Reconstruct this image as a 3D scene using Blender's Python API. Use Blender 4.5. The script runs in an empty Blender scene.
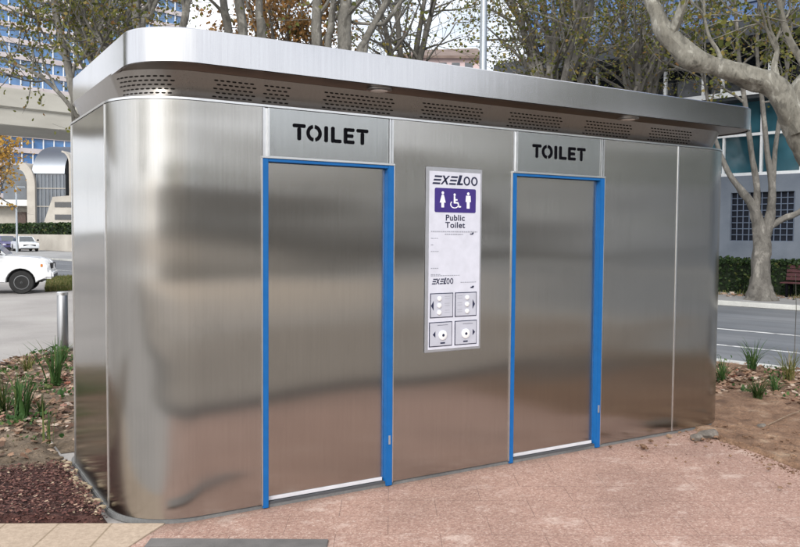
import bpy, bmesh, math, random
from mathutils import Vector, Matrix, noise as mnoise
rnd = random.Random(7)
PI = math.pi
sc = bpy.context.scene
COL = sc.collection

# ------------------------------------------------------------------ camera
CAM = Vector((-1.05, -4.6713, 1.7238))
YAW, PIT, ROL, FPX = 0.5526, -0.0475, 0.0071, 805.8
fw = Vector((math.sin(YAW)*math.cos(PIT), math.cos(YAW)*math.cos(PIT), math.sin(PIT)))
r0 = Vector((math.cos(YAW), -math.sin(YAW), 0)); u0 = r0.cross(fw)
rt = r0*math.cos(ROL) + u0*math.sin(ROL); up = rt.cross(fw)
cd = bpy.data.cameras.new('camera'); cam = bpy.data.objects.new('camera', cd); COL.objects.link(cam)
cam.matrix_world = Matrix(((rt.x, up.x, -fw.x, CAM.x), (rt.y, up.y, -fw.y, CAM.y), (rt.z, up.z, -fw.z, CAM.z), (0, 0, 0, 1)))
cd.sensor_fit = 'HORIZONTAL'; cd.sensor_width = 36; cd.lens = FPX/800*36; cd.clip_end = 3000; cd.clip_start = .05
sc.camera = cam

def ray(px, py): return fw + rt*((px-400)/FPX) - up*((py-273.5)/FPX)
def at(px, py, d): return CAM + ray(px, py)*d            # point at forward distance d
def ground(px, py, z=0.0):
    r = ray(px, py); return CAM + r*((z-CAM.z)/r.z)
def onY(px, py, y=0.0):
    r = ray(px, py); return CAM + r*((y-CAM.y)/r.y)

# ------------------------------------------------------------------ objects
def tag(o, label=None, cat=None, group=None, kind=None):
    if label: o['label'] = label
    if cat: o['category'] = cat
    if group: o['group'] = group
    if kind: o['kind'] = kind
    return o
def thing(name, label, cat, loc=(0, 0, 0), rz=0, group=None):
    o = bpy.data.objects.new(name, None); COL.objects.link(o); o.empty_display_size = .2
    o.location = loc; o.rotation_euler = (0, 0, rz)
    return tag(o, label, cat, group)
def obj(name, V, F, m, parent=None, smooth=False, bevel=0, seg=2):
    me = bpy.data.meshes.new(name); me.from_pydata([tuple(v) for v in V], [], F); me.update()
    bm = bmesh.new(); bm.from_mesh(me); bmesh.ops.recalc_face_normals(bm, faces=bm.faces) if smooth != 'raw' else None
    if bevel: bmesh.ops.bevel(bm, geom=bm.edges[:], offset=bevel, segments=seg, affect='EDGES', clamp_overlap=True)
    bm.to_mesh(me); bm.free()
    o = bpy.data.objects.new(name, me); COL.objects.link(o)
    for x in (m if isinstance(m, (list, tuple)) else [m]): me.materials.append(x)
    if smooth is True:
        me.polygons.foreach_set('use_smooth', [True]*len(me.polygons)); me.set_sharp_from_angle(angle=math.radians(40))
    if parent: o.parent = parent
    return o
class MB:
    def __init__(s): s.V = []; s.F = []
    def add(s, V, F):
        n = len(s.V); s.V += [Vector(v) for v in V]; s.F += [[i+n for i in f] for f in F]; return s
    def box(s, x0, x1, y0, y1, z0, z1):
        return s.add([(x0,y0,z0),(x1,y0,z0),(x1,y1,z0),(x0,y1,z0),(x0,y0,z1),(x1,y0,z1),(x1,y1,z1),(x0,y1,z1)],
              [(0,3,2,1),(4,5,6,7),(0,1,5,4),(1,2,6,5),(2,3,7,6),(3,0,4,7)])
    def obox(s, c, ax, hx, hy, z0, z1):     # box rotated by direction ax (2d)
        ax = Vector((ax[0], ax[1], 0)).normalized(); ay = Vector((-ax.y, ax.x, 0)); c = Vector((c[0], c[1], 0))
        p = [c-ax*hx-ay*hy, c+ax*hx-ay*hy, c+ax*hx+ay*hy, c-ax*hx+ay*hy]
        return s.prism(p, z0, z1)
    def prism(s, pts, z0, z1):
        n = len(pts); V = [(p[0], p[1], z0) for p in pts]+[(p[0], p[1], z1) for p in pts]
        return s.add(V, [list(range(n))[::-1], list(range(n, 2*n))]+[(i, (i+1) % n, n+(i+1) % n, n+i) for i in range(n)])
    def extr(s, pts, d):                     # any planar polygon swept by d
        n = len(pts); d = Vector(d); V = [Vector(p) for p in pts]; V += [v+d for v in V]
        return s.add(V, [list(range(n))[::-1], list(range(n, 2*n))]+[(i, (i+1) % n, n+(i+1) % n, n+i) for i in range(n)])
    def tube(s, P, R, n=8, wob=0, cap=True):
        P = [Vector(p) for p in P]; base = len(s.V); ref = Vector((.31, .74, .2)); F = []
        for i, p in enumerate(P):
            t = (P[min(i+1, len(P)-1)]-P[max(i-1, 0)]).normalized()
            a = (ref - t*ref.dot(t)).normalized(); b = t.cross(a); ref = a
            for k in range(n):
                cs, sn = math.cos(2*PI*k/n), math.sin(2*PI*k/n)
                w = 1+wob*mnoise.noise(Vector((p.x*2.3+cs, p.y*2.3+sn, p.z*1.7)))+(wob*.7*mnoise.noise(Vector((p.x*6+cs*1.8, p.y*6+sn*1.8, p.z*5+7))) if n > 8 else 0)
                s.V.append(p+(a*math.cos(2*PI*k/n)+b*math.sin(2*PI*k/n))*R[i]*w)
        for i in range(len(P)-1):
            for k in range(n):
                F.append([base+i*n+k, base+i*n+(k+1) % n, base+(i+1)*n+(k+1) % n, base+(i+1)*n+k])
        if cap:
            F.append([base+k for k in range(n)][::-1]); F.append([base+(len(P)-1)*n+k for k in range(n)])
        s.F += F; return s
    def lathe(s, prof, c=(0, 0, 0), n=24, axis='z'):
        base = len(s.V); c = Vector(c)
        for r, h in prof:
            for k in range(n):
                a = 2*PI*k/n
                q = (r*math.cos(a), r*math.sin(a), h) if axis == 'z' else ((r*math.cos(a), h, r*math.sin(a)))
                s.V.append(c+Vector(q))
        for i in range(len(prof)-1):
            for k in range(n):
                s.F.append([base+i*n+k, base+i*n+(k+1) % n, base+(i+1)*n+(k+1) % n, base+(i+1)*n+k])
        s.F.append([base+k for k in range(n)]); s.F.append([base+(len(prof)-1)*n+k for k in range(n)])
        return s
    def build(s, name, m, parent=None, **k): return obj(name, s.V, s.F, m, parent, **k)

# ------------------------------------------------------------------ materials
def newmat(name):
    m = bpy.data.materials.new(name); m.use_nodes = True; nt = m.node_tree
    return m, nt, nt.nodes['Principled BSDF']
def lk(nt, a, b): nt.links.new(a, b)
def ramp(nt, fac, stops, interp='LINEAR'):
    n = nt.nodes.new('ShaderNodeValToRGB'); n.color_ramp.interpolation = interp; e = n.color_ramp.elements
    while len(e) < len(stops): e.new(.5)
    for i, (p, c) in enumerate(stops):
        e[i].position = p; e[i].color = (*c, 1) if len(c) == 3 else c
    lk(nt, fac, n.inputs[0]); return n.outputs[0]
def coords(nt, scale=(1, 1, 1), world=False):
    tc = nt.nodes.new('ShaderNodeNewGeometry' if world else 'ShaderNodeTexCoord')
    mp = nt.nodes.new('ShaderNodeMapping'); mp.inputs['Scale'].default_value = scale
    lk(nt, tc.outputs['Position' if world else 'Object'], mp.inputs[0]); return mp.outputs[0]
def tnoise(nt, vec, scale, detail=5, rough=.55, dist=0):
    n = nt.nodes.new('ShaderNodeTexNoise'); n.inputs['Scale'].default_value = scale; n.inputs['Detail'].default_value = detail
    n.inputs['Roughness'].default_value = rough; n.inputs['Distortion'].default_value = dist
    lk(nt, vec, n.inputs['Vector']); return n.outputs['Fac']
def mixc(nt, fac, a, b, mode='MIX'):
    n = nt.nodes.new('ShaderNodeMix'); n.data_type = 'RGBA'; n.blend_type = mode
    for s, v in ((0, fac), (6, a), (7, b)):
        if isinstance(v, (int, float)): n.inputs[s].default_value = v
        elif isinstance(v, tuple): n.inputs[s].default_value = (*v[:3], 1)
        else: lk(nt, v, n.inputs[s])
    return n.outputs[2]
def bump(nt, h, strength, dist=.01, prev=None):
    n = nt.nodes.new('ShaderNodeBump'); n.inputs['Strength'].default_value = strength; n.inputs['Distance'].default_value = dist
    lk(nt, h, n.inputs['Height'])
    if prev: lk(nt, prev, n.inputs['Normal'])
    return n.outputs[0]
def pm(name, stops, scale=4, rough=.7, bmp=.2, bdist=.01, metal=0, detail=6, stretch=(1, 1, 1), world=False, fine=None, spec=.4, coat=0):
    """noise-coloured surface: two octaves of noise through a ramp, plus fine grain bump"""
    m, nt, b = newmat(name); v = coords(nt, stretch, world)
    c = ramp(nt, tnoise(nt, v, scale, detail), stops)
    if fine:
        g = tnoise(nt, v, fine[0], 3); lo = 1-fine[1]
        c = mixc(nt, 1.0, c, ramp(nt, g, [(.3, (lo, lo, lo)), (.7, (1+fine[1]*.0+0, 1, 1))]), 'MULTIPLY')
    lk(nt, c, b.inputs['Base Color']); b.inputs['Roughness'].default_value = rough; b.inputs['Metallic'].default_value = metal
    b.inputs['Specular IOR Level'].default_value = spec; b.inputs['Coat Weight'].default_value = coat
    if bmp: lk(nt, bump(nt, tnoise(nt, v, (fine[0] if fine else scale*6), 4), bmp, bdist), b.inputs['Normal'])
    return m
def steel(name, base, rough, aniso=.8, wave=.05, grain=.03, horiz=False):
    m, nt, b = newmat(name); geo = nt.nodes.new('ShaderNodeNewGeometry')
    v = coords(nt, (1, 1, 1), True)
    b.inputs['Metallic'].default_value = 1; b.inputs['Anisotropic'].default_value = aniso
    cr = nt.nodes.new('ShaderNodeVectorMath'); cr.operation = 'CROSS_PRODUCT'; lk(nt, geo.outputs['Normal'], cr.inputs[0]); cr.inputs[1].default_value = (0, 0, 1)
    nr = nt.nodes.new('ShaderNodeVectorMath'); nr.operation = 'NORMALIZE'; lk(nt, cr.outputs[0], nr.inputs[0]); 
    if aniso: lk(nt, nr.outputs[0], b.inputs['Tangent'])
    vs = coords(nt, (26, 26, .5), True)
    s = tnoise(nt, vs, 9, 4, .6)
    big = tnoise(nt, v, 1.3, 3)
    lo = tuple(x*.955 for x in base); hi = tuple(min(1, x*1.04) for x in base)
    c = mixc(nt, .4, ramp(nt, s, [(.3, lo), (.7, hi)]), ramp(nt, big, [(.3, lo), (.7, hi)]))
    med = tnoise(nt, coords(nt, (11, 11, .22), True), 6, 3, .6)
    c = mixc(nt, 1.0, c, ramp(nt, med, [(.3, (.955, .955, .955)), (.55, (1, 1, 1)), (.75, (1.025, 1.025, 1.025))]), 'MULTIPLY')
    smu = tnoise(nt, coords(nt, (2.2, 2.2, 1.1), True), 2.2, 8, .68, .4)
    c = mixc(nt, ramp(nt, smu, [(.56, (0, 0, 0)), (.74, (.22, .22, .22))]), c, tuple(x*.62 for x in base))
    lk(nt, c, b.inputs['Base Color'])
    rr = nt.nodes.new('ShaderNodeMapRange'); rr.inputs[3].default_value = rough*.86; rr.inputs[4].default_value = rough*1.16
    lk(nt, mixc(nt, .55, s, smu), rr.inputs[0]); lk(nt, rr.outputs[0], b.inputs['Roughness'])
    n = None
    if wave: n = bump(nt, tnoise(nt, coords(nt, (.34, .34, 1.25), True), 1.35, 1, .4), wave, .1)
    if grain: n = bump(nt, s, grain, .002, n)
    if n: lk(nt, n, b.inputs['Normal'])
    return m
def leafmat(name, stops, trans=.35):
    m, nt, b = newmat(name); geo = nt.nodes.new('ShaderNodeNewGeometry')
    c = ramp(nt, geo.outputs['Random Per Island'], stops)
    lk(nt, c, b.inputs['Base Color']); b.inputs['Roughness'].default_value = .6; b.inputs['Specular IOR Level'].default_value = .25
    t = nt.nodes.new('ShaderNodeBsdfTranslucent'); lk(nt, c, t.inputs[0])
    mx = nt.nodes.new('ShaderNodeMixShader'); mx.inputs[0].default_value = trans
    lk(nt, b.outputs[0], mx.inputs[1]); lk(nt, t.outputs[0], mx.inputs[2]); lk(nt, mx.outputs[0], nt.nodes['Material Output'].inputs[0])
    return m
def glass(name, col, rough=.06, var=.3, spec=.9):
    m, nt, b = newmat(name); v = coords(nt, (1, 1, 1), True)
    lo = tuple(x*(1-var) for x in col); hi = tuple(x*(1+var) for x in col)
    lk(nt, ramp(nt, tnoise(nt, v, .35, 4), [(.35, lo), (.65, hi)]), b.inputs['Base Color'])
    b.inputs['Roughness'].default_value = rough; b.inputs['Specular IOR Level'].default_value = spec
    lk(nt, bump(nt, tnoise(nt, v, .5, 1), .08, .05), b.inputs['Normal'])
    return m
def flat(name, c, rough=.5, metal=0, spec=.4):
    return pm(name, [(.3, tuple(x*.93 for x in c)), (.7, tuple(min(1, x*1.05) for x in c))], 14, rough, .04, .002, metal, spec=spec)

M = {}
M['steel'] = steel('brushed_steel', (.455, .445, .425), .20, .9, .20, .013)
M['steel_side'] = steel('brushed_steel_side', (.44, .43, .41), .16, .7, .12, .012)
M['door'] = steel('brushed_steel_door', (.43, .415, .39), .195, .9, .15, .013)
M['lintel'] = steel('brushed_steel_lintel', (.44, .455, .455), .25, .8, .02, 0)
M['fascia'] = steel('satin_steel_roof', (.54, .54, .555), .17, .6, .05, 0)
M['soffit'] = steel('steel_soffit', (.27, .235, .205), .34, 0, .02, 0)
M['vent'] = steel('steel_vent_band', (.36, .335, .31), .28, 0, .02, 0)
M['trim'] = flat('bright_trim', (.78, .79, .80), .28, 1)
M['blue'] = flat('blue_powder_coat', (.008, .11, .335), .42, 0, .25)
M['black'] = flat('black_cutout', (.005, .005, .007), .9, 0, .05)
M['slot'] = flat('vent_opening', (.026, .023, .021), .9, 0, .05)
M['white'] = flat('white_panel', (.58, .59, .665), .35)
M['greyframe'] = flat('panel_frame_grey', (.42, .43, .46), .4, .6)
M['purple'] = flat('violet_print', (.042, .024, .175), .4)
M['ink'] = flat('dark_ink', (.015, .018, .05), .5)
M['greyink'] = flat('faint_print', (.30, .31, .36), .5)
M['pad'] = flat('button_pad_grey', (.46, .47, .535), .35)
M['rim'] = flat('wheel_grey', (.16, .165, .17), .5, .3)
M['button'] = flat('button_white', (.78, .79, .80), .2)
M['chrome'] = flat('button_chrome', (.75, .75, .76), .12, 1)
M['lens'] = flat('light_lens', (.72, .70, .66), .25)
M['concrete'] = pm('concrete', [(.3, (.30, .29, .27)), (.7, (.44, .42, .39))], 2.5, .85, .3, .01, fine=(60, .15))
M['bark'] = None

# ------------------------------------------------------------------ world, sun
w = bpy.data.worlds.new('World'); sc.world = w; w.use_nodes = True; nt = w.node_tree
bg = nt.nodes['Background']
sky = nt.nodes.new('ShaderNodeTexSky'); sky.sky_type = 'NISHITA'; sky.sun_disc = False
SUN_EL, SUN_AZ = math.radians(33), math.atan2(-.72, -.69)      # azimuth: x=sin, y=cos
sky.sun_elevation = SUN_EL; sky.sun_rotation = SUN_AZ; sky.dust_density = 2.5; sky.air_density = 1.0; sky.ozone_density = 1.2
tc = nt.nodes.new('ShaderNodeTexCoord'); mp = nt.nodes.new('ShaderNodeMapping'); mp.inputs['Scale'].default_value = (1, 1, 2.6)
lk(nt, tc.outputs['Generated'], mp.inputs[0])
cl = ramp(nt, tnoise(nt, mp.outputs[0], 2.1, 7, .6, .3), [(.30, (.15, .15, .15)), (.50, (1, 1, 1))])
dt_ = nt.nodes.new('ShaderNodeVectorMath'); dt_.operation = 'DOT_PRODUCT'; lk(nt, tc.outputs['Generated'], dt_.inputs[0]); dt_.inputs[1].default_value = (math.sin(SUN_AZ)*math.cos(SUN_EL), math.cos(SUN_AZ)*math.cos(SUN_EL), math.sin(SUN_EL))
gl = ramp(nt, dt_.outputs['Value'], [(.55, (11.6, 11.9, 12.5)), (.80, (16, 16, 16)), (1, (25, 25.2, 25.5))])
mx = mixc(nt, cl, sky.outputs[0], gl)
lk(nt, mx, bg.inputs[0]); bg.inputs[1].default_value = .1
sl = bpy.data.lights.new('sun', 'SUN'); so = bpy.data.objects.new('sun', sl); COL.objects.link(so)
sl.energy = 1.5; sl.angle = math.radians(14); sl.color = (1, .965, .91)
sd = Vector((math.sin(SUN_AZ)*math.cos(SUN_EL), math.cos(SUN_AZ)*math.cos(SUN_EL), math.sin(SUN_EL)))
so.rotation_euler = sd.to_track_quat('Z', 'Y').to_euler(); so.location = sd*60
sc.view_settings.view_transform = 'Standard'; sc.view_settings.look = 'None'; sc.view_settings.gamma = 1
sc.view_settings.use_curve_mapping = False; sc.view_settings.exposure = .4

# ------------------------------------------------------------------ ground
def sheet(name, pts, z, m, kind='structure'):
    return tag(obj(name, [(p[0], p[1], z) for p in pts], [list(range(len(pts)))], m), kind=kind)
def patch(name, c, nu, nv, hf, m, kind='structure', z=.0, edge=.03):
    a, b, d, e = [Vector((p[0], p[1], 0)) for p in c]; V = []; F = []
    for j in range(nv+1):
        for i in range(nu+1):
            u, v = i/nu, j/nv; p = (a*(1-u)+b*u)*(1-v)+(e*(1-u)+d*u)*v
            t = min(u, 1-u, v, 1-v)
            p.z = z+hf(p)*min(1, t/edge) ; V.append(p)
    for j in range(nv):
        for i in range(nu):
            k = j*(nu+1)+i; F.append((k, k+1, k+nu+2, k+nu+1))
    return tag(obj(name, V, F, m, smooth=True), kind=kind)
def hn(s1, a1, s2, a2, base):
    return lambda p: max(.004, base + a1*mnoise.noise(p*s1) + a2*mnoise.noise(p*s2+Vector((5, 9, 2))) + a2*.5*mnoise.noise(p*s2*2.7))

RD = Vector((-.225, .974, 0)).normalized(); RN = Vector((RD.y, -RD.x, 0))   # along the road / across it to the far side
K0 = Vector((8.8, 2.5, 0))
def rp(s, t): return K0+RD*s+RN*t                      # s along road, t across (0 near kerb, 10.3 far kerb)
S0, S1 = -90, 260
m_gr = pm('far_ground', [(.3, (.10, .10, .07)), (.7, (.16, .15, .11))], .2, .9, .2, .02, world=True)
sheet('ground', [(-1500, -1500), (1500, -1500), (1500, 1500), (-1500, 1500)], -.14, m_gr)
# asphalt with worn patches
m_as = pm('road_asphalt', [(.25, (.13, .14, .155)), (.5, (.17, .18, .195)), (.75, (.22, .225, .235))], .35, .72, .5, .004, world=True, stretch=(1, 1, 1), fine=(120, .3))
sheet('road', [rp(S0, -.02), rp(S0, 10.4), rp(S1, 10.4), rp(S1, -.02)], -.125, m_as)
nt = m_as.node_tree; b = nt.nodes['Principled BSDF']; src = b.inputs['Base Color'].links[0].from_socket
jm = nt.nodes.new('ShaderNodeMapping'); jm.inputs['Rotation'].default_value = (0, 0, math.radians(-13)); g_ = nt.nodes.new('ShaderNodeNewGeometry'); lk(nt, g_.outputs['Position'], jm.inputs[0])
j2 = nt.nodes.new('ShaderNodeMapping'); j2.inputs['Scale'].default_value = (1.1, .06, 1); lk(nt, jm.outputs[0], j2.inputs[0])
src = mixc(nt, 1.0, src, ramp(nt, tnoise(nt, j2.outputs[0], 1.0, 5, .6), [(.35, (.72, .72, .72)), (.65, (1.15, 1.15, 1.15))]), 'MULTIPLY')
lk(nt, src, b.inputs['Base Color'])
m_line = pm('road_paint', [(.36, (.20, .205, .21)), (.5, (.62, .62, .61))], 5, .7, .2, .003, world=True)
ml = MB()
def strip(mb, t, wd, s0, s1, z): mb.add([(*rp(s0, t)[:2], z), (*rp(s0, t+wd)[:2], z), (*rp(s1, t+wd)[:2], z), (*rp(s1, t)[:2], z)], [(0, 1, 2, 3)])
strip(ml, 2.35, .12, S0, S1, -.121)
strip(ml, 4.75, .14, S0, S1, -.121)
tag(ml.build('road_marking', m_line), kind='structure')
m_plz = pm('plaza_concrete', [(.25, (.24, .225, .215)), (.5, (.34, .32, .305)), (.75, (.42, .40, .38))], .45, .85, .3, .004, world=True, fine=(70, .2))
q = MB().prism([rp(S0, -.30), rp(S1, -.30), rp(S1, -160), rp(S0, -160)], -.135, -.006); tag(q.build('plaza', m_plz), kind='structure')
m_fp = pm('footpath_concrete', [(.3, (.24, .24, .24)), (.7, (.34, .335, .33))], .8, .85, .3, .004, world=True, fine=(70, .2))
q = MB().prism([rp(S0, 10.56), rp(S1, 10.56), rp(S1, 75), rp(S0, 75)], -.135, 0); tag(q.build('footpath', m_fp), kind='structure')
m_kb = pm('kerb_concrete', [(.3, (.42, .42, .40)), (.7, (.60, .60, .57))], 1.5, .8, .3, .004, world=True, fine=(60, .2))
kb = MB().prism([rp(S0, -.30), rp(S1, -.30), rp(S1, -.0), rp(S0, -.0)], -.135, .012); tag(kb.build('kerb', m_kb, bevel=.02), kind='structure')
kb = MB().prism([rp(S0, 10.41), rp(S1, 10.41), rp(S1, 10.56), rp(S0, 10.56)], -.135, .006); tag(kb.build('kerb', m_kb, bevel=.02), kind='structure')

# pink exposed-aggregate paving in front of the doors
m_pk, nt, b = newmat('pink_aggregate'); v = coords(nt, (1, 1, 1), True)
vo = nt.nodes.new('ShaderNodeTexVoronoi'); vo.inputs['Scale'].default_value = 105; lk(nt, v, vo.inputs['Vector'])
sep = nt.nodes.new('ShaderNodeSeparateColor'); lk(nt, vo.outputs['Color'], sep.inputs[0])
c = ramp(nt, sep.outputs[0], [(0, (.17, .10, .08)), (.35, (.29, .185, .15)), (.65, (.40, .275, .23)), (.88, (.50, .40, .34)), (1, (.66, .59, .53))])
c = mixc(nt, .55, c, ramp(nt, tnoise(nt, v, 34, 5, .7), [(.3, (.24, .15, .12)), (.7, (.45, .33, .28))]))
lg = tnoise(nt, v, 1.1, 4); c = mixc(nt, 1.0, c, ramp(nt, lg, [(.3, (.80, .78, .77)), (.7, (1.08, 1.06, 1.05))]), 'MULTIPLY')
st = tnoise(nt, coords(nt, (.9, 1.3, 1), True), 2.7, 9, .74, .15)
fl = ramp(nt, st, [(.56, (0, 0, 0)), (.69, (.7, .7, .7))])
c = mixc(nt, fl, c, (.60, .52, .47))
st2 = tnoise(nt, v, 7.5, 7, .7); c = mixc(nt, ramp(nt, st2, [(.62, (0, 0, 0)), (.74, (.55, .55, .55))]), c, (.58, .50, .46))
jm = nt.nodes.new('ShaderNodeMapping'); jm.inputs['Rotation'].default_value = (0, 0, math.radians(31)); lk(nt, v, jm.inputs[0])
jb = nt.nodes.new('ShaderNodeTexBrick'); lk(nt, jm.outputs[0], jb.inputs['Vector']); jb.inputs['Scale'].default_value = 1; jb.inputs['Brick Width'].default_value = .6; jb.inputs['Row Height'].default_value = .3; jb.inputs['Mortar Size'].default_value = .003; jb.inputs['Mortar Smooth'].default_value = .6
c = mixc(nt, mixc(nt, .85, (0, 0, 0), jb.outputs['Fac']), c, (.17, .11, .09))
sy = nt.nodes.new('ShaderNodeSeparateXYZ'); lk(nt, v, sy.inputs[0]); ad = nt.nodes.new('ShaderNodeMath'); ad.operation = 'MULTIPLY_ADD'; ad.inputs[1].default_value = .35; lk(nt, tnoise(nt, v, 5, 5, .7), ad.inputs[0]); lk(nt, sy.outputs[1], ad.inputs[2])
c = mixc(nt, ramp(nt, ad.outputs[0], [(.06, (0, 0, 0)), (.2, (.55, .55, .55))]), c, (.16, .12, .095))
c = mixc(nt, 1.0, c, (1.0, .92, .885), 'MULTIPLY')
lk(nt, c, b.inputs['Base Color']); b.inputs['Roughness'].default_value = .78
lk(nt, bump(nt, vo.outputs['Distance'], .5, .006), b.inputs['Normal'])
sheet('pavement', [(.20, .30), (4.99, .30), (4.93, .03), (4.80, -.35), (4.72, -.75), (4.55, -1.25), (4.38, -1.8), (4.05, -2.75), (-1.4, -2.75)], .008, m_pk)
# cream slabs, front left
m_cr, nt, b = newmat('cream_slabs'); 
mp_ = coords(nt, (1, 1, 1)); bk = nt.nodes.new('ShaderNodeTexBrick'); lk(nt, mp_, bk.inputs['Vector'])
bk.inputs['Color1'].default_value = (.40, .315, .245, 1); bk.inputs['Color2'].default_value = (.45, .36, .285, 1); bk.inputs['Mortar'].default_value = (.26, .20, .14, 1)
bk.inputs['Scale'].default_value = 1; bk.inputs['Brick Width'].default_value = .31; bk.inputs['Row Height'].default_value = .62; bk.inputs['Mortar Size'].default_value = .006
bk.offset = 0
c = mixc(nt, 1.0, bk.outputs['Color'], ramp(nt, tnoise(nt, mp_, 40, 5, .7), [(.3, (.72, .70, .66)), (.7, (1.1, 1.1, 1.08))]), 'MULTIPLY')
lk(nt, c, b.inputs['Base Color']); b.inputs['Roughness'].default_value = .85
lk(nt, bump(nt, tnoise(nt, mp_, 55, 4), .4, .005), b.inputs['Normal'])
e0 = Vector((.24, .045, 0)); ed = Vector((-.84, .49, 0)).normalized(); en = Vector((-ed.y, ed.x, 0))
if en.y > 0: en = -en
o = MB().prism([(0, 0), (3.6, 0), (3.6, .46), (.13, .46)], -.004, .014).build('slab_edging', m_cr, bevel=.003)
o.matrix_world = Matrix(((ed.x, en.x, 0, e0.x), (ed.y, en.y, 0, e0.y), (0, 0, 1, 0), (0, 0, 0, 1)))
tag(o, kind='structure')
# dark plate at the lower edge
pl = MB(); a_, b_ = Vector((.10, -.165, 0)), Vector((.95, -.685, 0)); dn = Vector((-.52, -.85, 0)).normalized()
pl.prism([a_, b_, b_+dn*.13, a_+dn*.13], .0085, .02)
tag(pl.build('access_cover', pm('plate_grey', [(.3, (.12, .115, .112)), (.7, (.17, .16, .155))], 9, .6, .3, .003, fine=(160, .25)), bevel=.003), 'dark grey flat access cover set in the pink paving at the bottom edge', 'access cover')

# soil and mulch
m_soil = pm('soil', [(.2, (.07, .05, .032)), (.45, (.17, .125, .085)), (.7, (.28, .215, .155))], 2.6, .95, .9, .03, world=True, fine=(38, .45))
m_soilr = pm('soil_reddish', [(.25, (.09, .05, .03)), (.45, (.215, .125, .078)), (.58, (.27, .165, .105)), (.75, (.42, .31, .22))], 4.5, .95, .8, .02, world=True, fine=(45, .4))
m_mul = pm('red_mulch', [(.25, (.035, .014, .012)), (.5, (.085, .034, .028)), (.8, (.15, .075, .06))], 9, .95, 1.0, .03, world=True, fine=(70, .5))
patch('garden_soil', [(-5.3, 1.45), (-.05, 1.45), (-.03, 6.75), (-2.7, 4.05)], 110, 110, hn(1.3, .04, 7, .022, .05), m_soil)
patch('garden_soil', [(-.03, 2.02), (6.4, 2.02), (1.55, 8.35), (-.03, 6.75)], 100, 90, hn(1.3, .04, 7, .022, .05), m_soil)
patch('mulch_bed', [(-2.4, 1.62), (-.045, .235), (-.045, 1.56), (-2.3, 1.82)], 130, 70, hn(1.6, .02, 14, .014, .045), m_mul)
patch('bare_soil', [(4.12, -2.75), (9.5, -2.75), (7.5, 6.0), (5.02, .3)], 150, 150, hn(.9, .03, 9, .02, .04), m_soilr, edge=.012)
ed_ = MB(); ed_.obox((-1.93, 4.9), (1, 1.0), 4.9, .045, -.005, .035)
tag(ed_.build('bed_edging', pm('old_timber', [(.3, (.07, .055, .045)), (.7, (.14, .11, .09))], 8, .9, .4, stretch=(1, 1, 6)), bevel=.008), 'low dark timber edging along the back of the left garden bed', 'edging')
# ground strips added behind the photographer, toned to make bands in the steel
sheet('reflection_strip', [(-40, -2.76), (14, -2.76), (14, -4.0), (-40, -4.0)], .002, pm('strip_dark', [(.3, (.04, .036, .033)), (.7, (.07, .063, .058))], 1.1, .85, .3, .004, world=True))
sheet('reflection_strip', [(-60, -4.0), (10.2, -4.0), (10.6, -9), (-60, -9)], .0, pm('strip_brown', [(.3, (.20, .17, .145)), (.7, (.28, .245, .21))], .7, .9, .3, .004, world=True))
sheet('reflection_strip', [(-60, -12), (11.3, -12), (12, -40), (-60, -40)], .0, pm('strip_pale', [(.3, (.46, .38, .30)), (.7, (.56, .47, .38))], .4, .9, .3, .004, world=True))  # pale tone stands in for far sunlit ground

# ------------------------------------------------------------------ the toilet block
W, D, R_ = 5.50, 2.00, .438
X = dict(a=.834, b=1.773, c=2.804, d=3.747, s=4.63)
H, HD = 2.5, 2.19
root = thing('public_toilet', 'stainless steel public toilet block with rounded corners and two blue framed doors', 'public toilet')
def rrpath(x0, x1, y0, y1, r, n=14):
    """closed rounded rectangle, starting at front-left (after the corner) going +x; returns points with arc length"""
    P = []
    def arc(cx, cy, a0):
        for i in range(n+1):
            a = a0+PI/2*i/n; P.append((cx+r*math.cos(a), cy+r*math.sin(a)))
    arc(x1-r, y0+r, -PI/2); arc(x1-r, y1-r, 0); arc(x0+r, y1-r, PI/2); arc(x0+r, y0+r, PI)
    return P
def wallpath(P, th, z0, z1):
    """open strip of plan points -> panel of thickness th (inward = left of travel)"""
    n = len(P); V = []; F = []
    nor = []
    for i in range(n):
        a, b = Vector(P[max(i-1, 0)]), Vector(P[min(i+1, n-1)]); t = (b-a).normalized(); nor.append(Vector((-t.y, t.x)))
    for z in (z0, z1):
        for i in range(n): V.append((P[i][0], P[i][1], z))
        for i in range(n): V.append((P[i][0]+nor[i].x*th, P[i][1]+nor[i].y*th, z))
    o, i_, O, I = 0, n, 2*n, 3*n
    for k in range(n-1):
        F += [(o+k, o+k+1, O+k+1, O+k), (i_+k+1, i_+k, I+k, I+k+1), (O+k, O+k+1, I+k+1, I+k), (o+k+1, o+k, i_+k, i_+k+1)]
    F += [(o, O, I, i_), (o+n-1, i_+n-1, I+n-1, O+n-1)]
    return V, F
def arcp(cx, cy, r, a0, a1, n=18): return [(cx+r*math.cos(a0+(a1-a0)*i/n), cy+r*math.sin(a0+(a1-a0)*i/n)) for i in range(n+1)]
Z0 = .035; TH = .05; G = .002
def panel(P, label=None, z0=Z0, z1=H, m='steel'):
    V, F = wallpath(P, TH, z0, z1); o = obj('wall_panel', V, F, M[m], root, smooth=True)
    if label: o['label'] = label
    return o
def dens(a, b, n): return [(a[0]+(b[0]-a[0])*i/n, a[1]+(b[1]-a[1])*i/n) for i in range(n+1)]
JL, JR = .036, .046
panel(dens((0, D-R_), (0, R_+G), 4), 'narrow flat side panel', m='steel_side')
panel(arcp(R_, R_, R_, PI, 1.5*PI)+dens((R_+.03, 0), (X['a'], 0), 4), 'rounded corner panel at the near left')
panel(dens((X['b'], 0), (X['c'], 0), 4), 'panel between the two doors')
panel(dens((X['d'], 0), (X['s']-G, 0), 4))
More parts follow.
